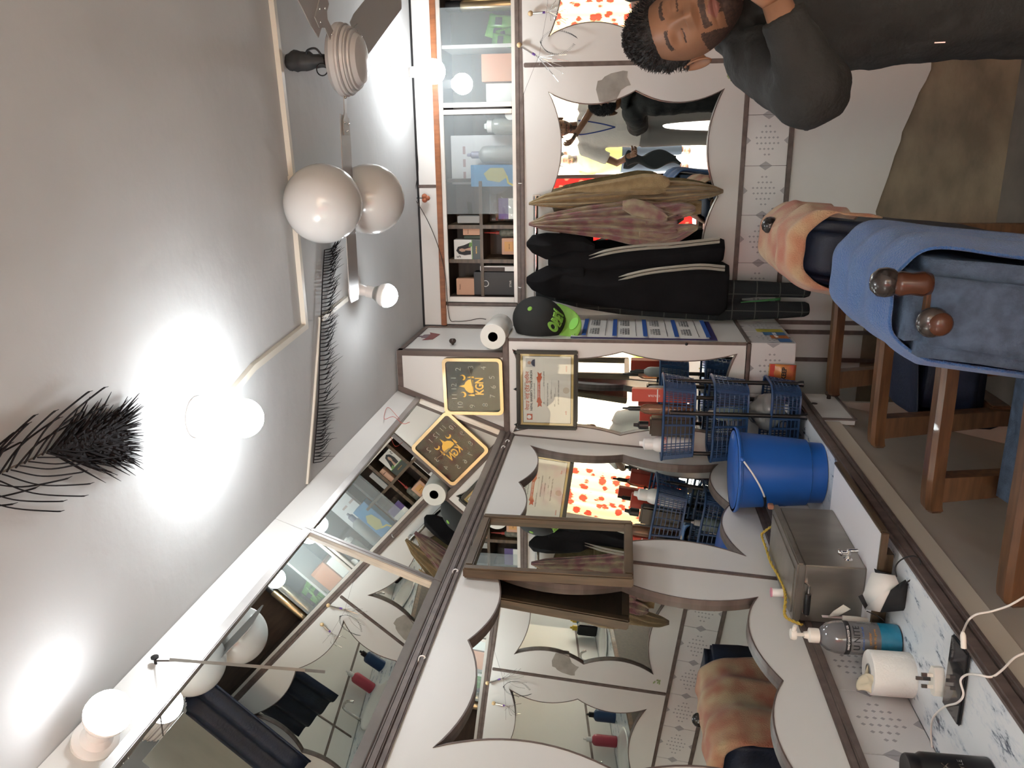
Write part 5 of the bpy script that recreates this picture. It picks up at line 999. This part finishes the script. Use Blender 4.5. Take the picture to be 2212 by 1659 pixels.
def loft(mb, rings, n=26, cap=True):
    """rings: (centre, axis_u, axis_v) ellipses"""
    vs = []
    for c, a, b in rings: vs += [V(c)+V(a)*math.cos(2*PI*k/n)+V(b)*math.sin(2*PI*k/n) for k in range(n)]
    N = len(rings); fs = [(i*n+k, i*n+(k+1) % n, (i+1)*n+(k+1) % n, (i+1)*n+k) for i in range(N-1) for k in range(n)]
    if cap: fs += [tuple(range(n))[::-1], tuple((N-1)*n+k for k in range(n))]
    return mb.add(vs, fs)
def remesh(o, vox, sm=6, wrinkle=0, size=.09):
    k = o.modifiers.new('skin', 'REMESH'); k.mode = 'VOXEL'; k.voxel_size = vox; k.use_smooth_shade = True
    k = o.modifiers.new('relax', 'SMOOTH'); k.factor = .5; k.iterations = sm
    if wrinkle:
        tx_ = bpy.data.textures.new('folds', 'CLOUDS'); tx_.noise_scale = size; tx_.noise_depth = 2
        k = o.modifiers.new('folds', 'DISPLACE'); k.texture = tx_; k.strength = wrinkle; k.mid_level = .5
    return o
def hand(mb, wrist, fdir, palm, size=1.0, curl=.9, side=1):
    """palm with five bent fingers; fdir: pointing direction, palm: palm normal"""
    f = V(fdir).normalized(); p_ = V(palm); p_ = (p_-f*p_.dot(f)).normalized(); s_ = f.cross(p_)*side; w = V(wrist); k = size
    loft(mb, [(w, s_*.024*k, p_*.017*k), (w+f*.03*k, s_*.034*k, p_*.016*k), (w+f*.075*k, s_*.040*k, p_*.013*k), (w+f*.092*k, s_*.036*k, p_*.009*k)], 16)
    for i, (o_, L_) in enumerate(((-.030, .072), (-.010, .082), (.011, .077), (.030, .060))):
        b_ = w+f*.082*k+s_*o_*k; pts = [b_]; dr_ = f.copy()
        for j, seg in enumerate((.45, .32, .23)):
            a = curl*(.5+.5*j); d_ = (f*math.cos(a)+p_*math.sin(a)); pts.append(pts[-1]+d_*L_*seg*k)
        mb.tube(pts, [.0092*k, .0088*k, .0078*k, .0058*k], 10)
    b_ = w+f*.022*k-s_*.030*k; mb.tube([b_, b_+(f*.6-s_*.8+p_*.4).normalized()*.035*k, b_+(f*1.0-s_*.55+p_*.7).normalized()*.066*k], [.013*k, .0105*k, .007*k], 10)
    return mb
# ---- the man in black
HC = V((.269, 1.895, 1.470)); fwv = V((-.071, -.966, .248)).normalized(); upv = V((-.275, .258, .926)); upv = (upv-fwv*upv.dot(fwv)).normalized(); lf = fwv.cross(upv)
FH = Matrix(((lf.x, fwv.x, upv.x, HC.x), (lf.y, fwv.y, upv.y, HC.y), (lf.z, fwv.z, upv.z, HC.z), (0, 0, 0, 1)))
NB = V((.355, 1.955, 1.335))                                               # neck base
SR, ER, HR = at(1648, 125, Y=1.90), at(1752, 194, Y=1.68), at(1676, 2, Y=1.66)
SL, EL, HL = V((.55, 1.93, 1.29)), V((.54, 2.03, 1.585)), V((.315, 2.075, 1.565))
body = MB(); body.M = FH; headmesh(body); body.M = Matrix()
loft(body, [(HC-upv*.065-fwv*.030, V((.052, 0, 0)), V((0, .056, 0))), (HC.lerp(NB, .72), V((.056, 0, 0)), V((0, .058, 0))), (NB-V((0, 0, .05)), V((.075, 0, 0)), V((0, .065, 0)))], 20)
loft(body, [(NB-V((0, 0, .06)), V((.14, 0, 0)), V((0, .075, 0))), (NB-V((0, 0, .20)), V((.155, 0, 0)), V((0, .095, 0))), (NB-V((-.02, 0, .50)), V((.14, 0, 0)), V((0, .09, 0))), (NB-V((-.03, 0, .62)), V((.15, 0, 0)), V((0, .10, 0)))], 20)
for s_, e_, h_ in ((SR, ER, HR), (SL, EL, HL)): body.tube([s_, s_.lerp(e_, .5), e_, e_.lerp(h_, .5), h_], [.048, .044, .037, .033, .026], 12)
hand(body, HR, (HR-ER)+V((.02, 0, .06)), V((.1, 1, 0)), 1, 1.0, 1); hand(body, HL, V((-.25, -.5, -.75)), V((-.3, -1, 0)), .95, .9, -1)
HP = NB+V((.03, 0, -.62))
for s in (-1, 1): body.tube([HP+V((s*.085, 0, 0)), V((HP.x+s*.095, HP.y-.01, .42)), V((HP.x+s*.10, HP.y+.02, .06))], [.085, .058, .040], 14).ball((HP.x+s*.10, HP.y-.05, .022), .045, 16, 10, (1, 2.4, .9))
man = body.build('person', M_skin, smooth=1); tag(man, 'man in a black hooded jacket standing with closed eyes and folded arm', 'person')
facepaint(man, FH, (M_stub, M_lip))
hairmesh(FH, 'hair', man, .014, 3, -.015)
jk = MB(); Z = V((0, 0, 1))
loft(jk, [(NB+V((-.005, -.005, .035)), V((.078, 0, .0)), V((0, .078, .01))), (NB+V((0, 0, -.005)), V((.105, 0, 0)), V((0, .088, 0))), (NB-V((0, 0, .045)), V((.165, 0, 0)), V((0, .100, 0))), (NB-V((0, 0, .14)), V((.195, 0, 0)), V((0, .122, 0))), (NB-V((-.01, 0, .32)), V((.192, 0, 0)), V((0, .128, 0))), (NB-V((-.02, 0, .50)), V((.188, 0, 0)), V((0, .128, 0))), (NB-V((-.02, 0, .66)), V((.200, 0, 0)), V((0, .135, 0))), (NB-V((-.02, 0, .74)), V((.192, 0, 0)), V((0, .130, 0)))], 36)
for s_, e_, h_ in ((SR, ER, HR), (SL, EL, HL)):
    w_ = e_.lerp(h_, .86); jk.tube(spline([s_+(NB-s_)*.25+V((0, 0, -.01)), s_, s_.lerp(e_, .55)+V((0, 0, -.005)), e_, e_.lerp(h_, .35), w_], 5), [.080]*6+[.078, .077, .076, .075, .074]+[.073, .072, .072, .072, .070]+[.068, .064, .060, .056, .054]+[.052, .050, .048, .046, .044], 18)
    jk.ball(e_, .072, 18, 12)
jk.tube(spline([NB+V((-.085, -.06, .03)), NB+V((-.115, .02, .045)), NB+V((-.06, .11, .05)), NB+V((.06, .11, .05)), NB+V((.115, .02, .045)), NB+V((.085, -.06, .03))], 5), [.030]*10+[.036]*10+[.030]*6, 12)
jo = jk.build('jacket', mat('olive_black_jacket', (.017, .017, .015), .8, noise=.3, scale=10, bump=.25, bscale=90), man, world=True); remesh(jo, .010, 8, .022, .075)
tr_ = MB(); loft(tr_, [(HP+V((0, 0, .05)), V((.165, 0, 0)), V((0, .115, 0))), (HP-V((0, 0, .06)), V((.185, 0, 0)), V((0, .125, 0)))], 24)
for s in (-1, 1): tr_.tube([HP+V((s*.09, 0, -.02)), V((HP.x+s*.095, HP.y, .42)), V((HP.x+s*.10, HP.y+.02, .09))], [.098, .074, .060], 16)
remesh(tr_.build('trousers', M_jack, man, world=True), .014, 6)
for k in (0, 1): p0 = at(1592+8*k, 36-8*k, Y=1.70); MB().tube(spline([NB+V((-.04+.05*k, -.085, .03)), NB+V((-.03+.05*k, -.115, -.03)), NB+V((-.035+.05*k, -.125, -.12))], 6), .003, 6).build('drawstring', M_jack, man, smooth=1, world=True)
zp = at(2018, 92, Y=1.815); MB().tube([zp, zp+V((0, -.002, -.02))], .0022, 6).build('zip_pull', M_chrome, man, world=True)
# ---- the photographer and a passer-by (seen in the mirrors)
def figure(name, label, base, rz, H, shirt, trouser, arm_r, arm_l, sk=M_skin, extra=None):
    F = Matrix.Translation(base) @ Matrix.Rotation(rz, 4, 'Z'); k = H/1.70
    P = lambda x, y, z: F @ V((x*k, y*k, z*k)); R3 = F.to_3x3(); X_, Y_ = R3 @ V((1, 0, 0)), R3 @ V((0, 1, 0))
    b = MB(); FHd = F @ Matrix.Translation((0, .02*k, 1.575*k)); b.M = FHd; headmesh(b, 56, 48); b.M = Matrix()
    loft(b, [(P(0, 0, 1.50), X_*.052, Y_*.056), (P(0, -.01, 1.42), X_*.058, Y_*.058), (P(0, -.01, 1.38), X_*.12, Y_*.07), (P(0, 0, 1.15), X_*.14, Y_*.09), (P(0, 0, .92), X_*.14, Y_*.10)], 20)
    arms = []
    for s, (e_, h_) in ((1, arm_r), (-1, arm_l)):
        S_ = P(s*.185, -.005, 1.36); E_, H_ = V(e_), V(h_); b.tube([S_, S_.lerp(E_, .5), E_, E_.lerp(H_, .5), H_], [.046, .042, .036, .031, .025], 12); hand(b, H_, H_-E_, V((0, 0, 1)) if abs((H_-E_).normalized().z) < .8 else Y_, 1, .9, s); arms.append((S_, E_, H_))
    for s in (-1, 1): b.tube([P(s*.09, 0, .90), P(s*.10, .01, .48), P(s*.11, -.01, .07)], [.085, .055, .038], 14).ball(P(s*.11, .05, .025), .045, 14, 8, (1, 2.2, .9))
    o = b.build(name, sk, smooth=1); tag(o, label, 'person'); facepaint(o, FHd, (M_stub, M_lip)); hairmesh(FHd, 'hair', o, .022, 5)
    m = MB(); loft(m, [(P(0, -.01, 1.43), X_*.085, Y_*.072), (P(0, -.01, 1.39), X_*.17, Y_*.09), (P(0, 0, 1.28), X_*.195, Y_*.115), (P(0, 0, 1.05), X_*.185, Y_*.12), (P(0, 0, .86), X_*.19, Y_*.125)], 30)
    for S_, E_, H_ in arms: m.tube([S_+(P(0, 0, 1.36)-S_)*.2, S_, S_.lerp(E_, .45), S_.lerp(E_, .72)], [.075, .072, .066, .066], 16)
    remesh(m.build('shirt', shirt, o, world=True), .014, 5, .012, .10)
    m = MB(); loft(m, [(P(0, 0, .93), X_*.165, Y_*.11), (P(0, 0, .80), X_*.18, Y_*.12)], 24)
    for s in (-1, 1): m.tube([P(s*.09, 0, .85), P(s*.10, .01, .48), P(s*.11, 0, .09)], [.098, .075, .066], 16)
    remesh(m.build('trousers', trouser, o, world=True), .016, 5); return o, P
M_tee = mat('white_cotton', (.86, .84, .80), .9, bump=.2, bscale=60)
po_, PP = figure('person', 'photographer in a white T-shirt with blue lanyard reflected in the back mirror', (.09, -.48, 0), math.radians(0), 1.80, M_tee, mat('grey_trousers', (.25, .25, .25), .9), ((.32, -.36, 1.34), (.03, -.135, 1.55)), ((-.24, -.46, 1.12), (-.16, -.24, 1.02)))
M_lany = mat('blue_lanyard', (.03, .07, .30), .6)
for s in (-1, 1): MB().tube(spline([PP(s*.06, .045, 1.42), PP(s*.055, .115, 1.36), PP(s*.03, .135, 1.22), PP(0, .142, 1.10)], 6), .006, 6).build('lanyard', M_lany, po_, world=True)
MB().box((.06, -.332, 1.06), (.12, -.328, 1.15)).build('id_card', M_paper, po_, world=True)
jc = MB(); jc.grid(lambda u, v: V((-.26+.10*math.sin(PI*u)+.03*math.sin(9*v+4*u), -.26-.14*u, 1.05-.50*v*(1-.2*u)+.02*math.sin(8*u))), 20, 24); tag(jc.build('carried_jacket', mat('slate_cloth', (.035, .045, .05), .9), smooth=1, sol=.03), 'dark slate jacket carried over the photographer arm', 'jacket')
figure('person', 'passer-by in a lime yellow shirt outside the open shop front', (-.30, -2.9, -.06), math.radians(20), 1.66, mat('lime_shirt', (.55, .62, .10), .8), mat('dark_jeans', (.02, .028, .04), .9), ((-.06, -2.9, 1.08), (-.08, -2.7, .90)), ((-.56, -2.9, 1.08), (-.54, -2.72, .88)))
# ---- curtains at the open shop front
def curtainm(name, base, flower, sc):
    m = bpy.data.materials.new(name); m.use_nodes = True; nt = m.node_tree; nt.nodes.clear(); L = nt.links.new
    o = nt.nodes.new('ShaderNodeOutputMaterial'); mx = nt.nodes.new('ShaderNodeMixShader'); mx.inputs[0].default_value = .55; d = nt.nodes.new('ShaderNodeBsdfDiffuse'); t = nt.nodes.new('ShaderNodeBsdfTranslucent')
    tc = nt.nodes.new('ShaderNodeTexCoord'); v = nt.nodes.new('ShaderNodeTexVoronoi'); v.inputs['Scale'].default_value = sc; n = nt.nodes.new('ShaderNodeTexNoise'); n.inputs['Scale'].default_value = 22
    ad = nt.nodes.new('ShaderNodeVectorMath'); ad.operation = 'MULTIPLY_ADD'; ad.inputs[1].default_value = (.05, .05, .05); L(n.outputs['Color'], ad.inputs[0]); L(tc.outputs['Object'], ad.inputs[2]); L(ad.outputs[0], v.inputs['Vector'])
    r = nt.nodes.new('ShaderNodeValToRGB'); r.color_ramp.interpolation = 'CONSTANT'; r.color_ramp.elements[0].color = (*flower, 1); r.color_ramp.elements[1].position = .38; r.color_ramp.elements[1].color = (*base, 1)
    L(v.outputs['Distance'], r.inputs[0]); L(r.outputs[0], d.inputs[0]); L(r.outputs[0], t.inputs[0]); L(d.outputs[0], mx.inputs[1]); L(t.outputs[0], mx.inputs[2]); L(mx.outputs[0], o.inputs[0]); return m
M_cur = curtainm('red_flower_curtain', (.34, .012, .010), (.62, .09, .05), 11); M_cur2 = curtainm('cream_flower_curtain', (.50, .34, .19), (.36, .035, .02), 9)
def curtain(label, x0, x1, m, Y=-1.84):
    t = thing('curtain', label, 'curtain', ((x0+x1)/2, Y, .05)); MB().grid(lambda u, v: V((lerp(x0, x1, u), Y+.03*math.sin(u*(x1-x0)*38)+.008*math.sin(5*v), lerp(.06, 2.13, v))), 90, 12).build('cloth', m, t, smooth=1, world=True)
    MB().tube([(x0, Y, 2.135), (x1, Y, 2.135)], .010, 8).build('rod', M_chrome, t, world=True)
curtain('red flowered curtain at the shop front beside the mirror wall', -1.25, -.47, M_cur)
curtain('cream and red flowered curtain at the far side of the shop front', 1.00, 1.58, M_cur2)
struct(MB().box((-.47, -1.92, -.02), (-.43, -1.86, 2.15)).build('trim_1', M_trim))
# dark blue cloth hanging in the far right corner (seen in the overhead mirror)
tag(MB().grid(lambda u, v: V((lerp(1.16, 1.58, u), 3.45+.02*math.sin(20*u), lerp(1.55, 2.32, v))), 30, 8).build('blue_cloth', M_navy, smooth=1, sol=.01), 'dark navy cloth hanging in the corner, seen in the overhead mirror', 'cloth')
struct(MB().box((-7, -9.2, -.1), (7, -9, 2.6)).build('wall_outside', mat('tan_wall', (.50, .38, .25), .9, noise=.2)))
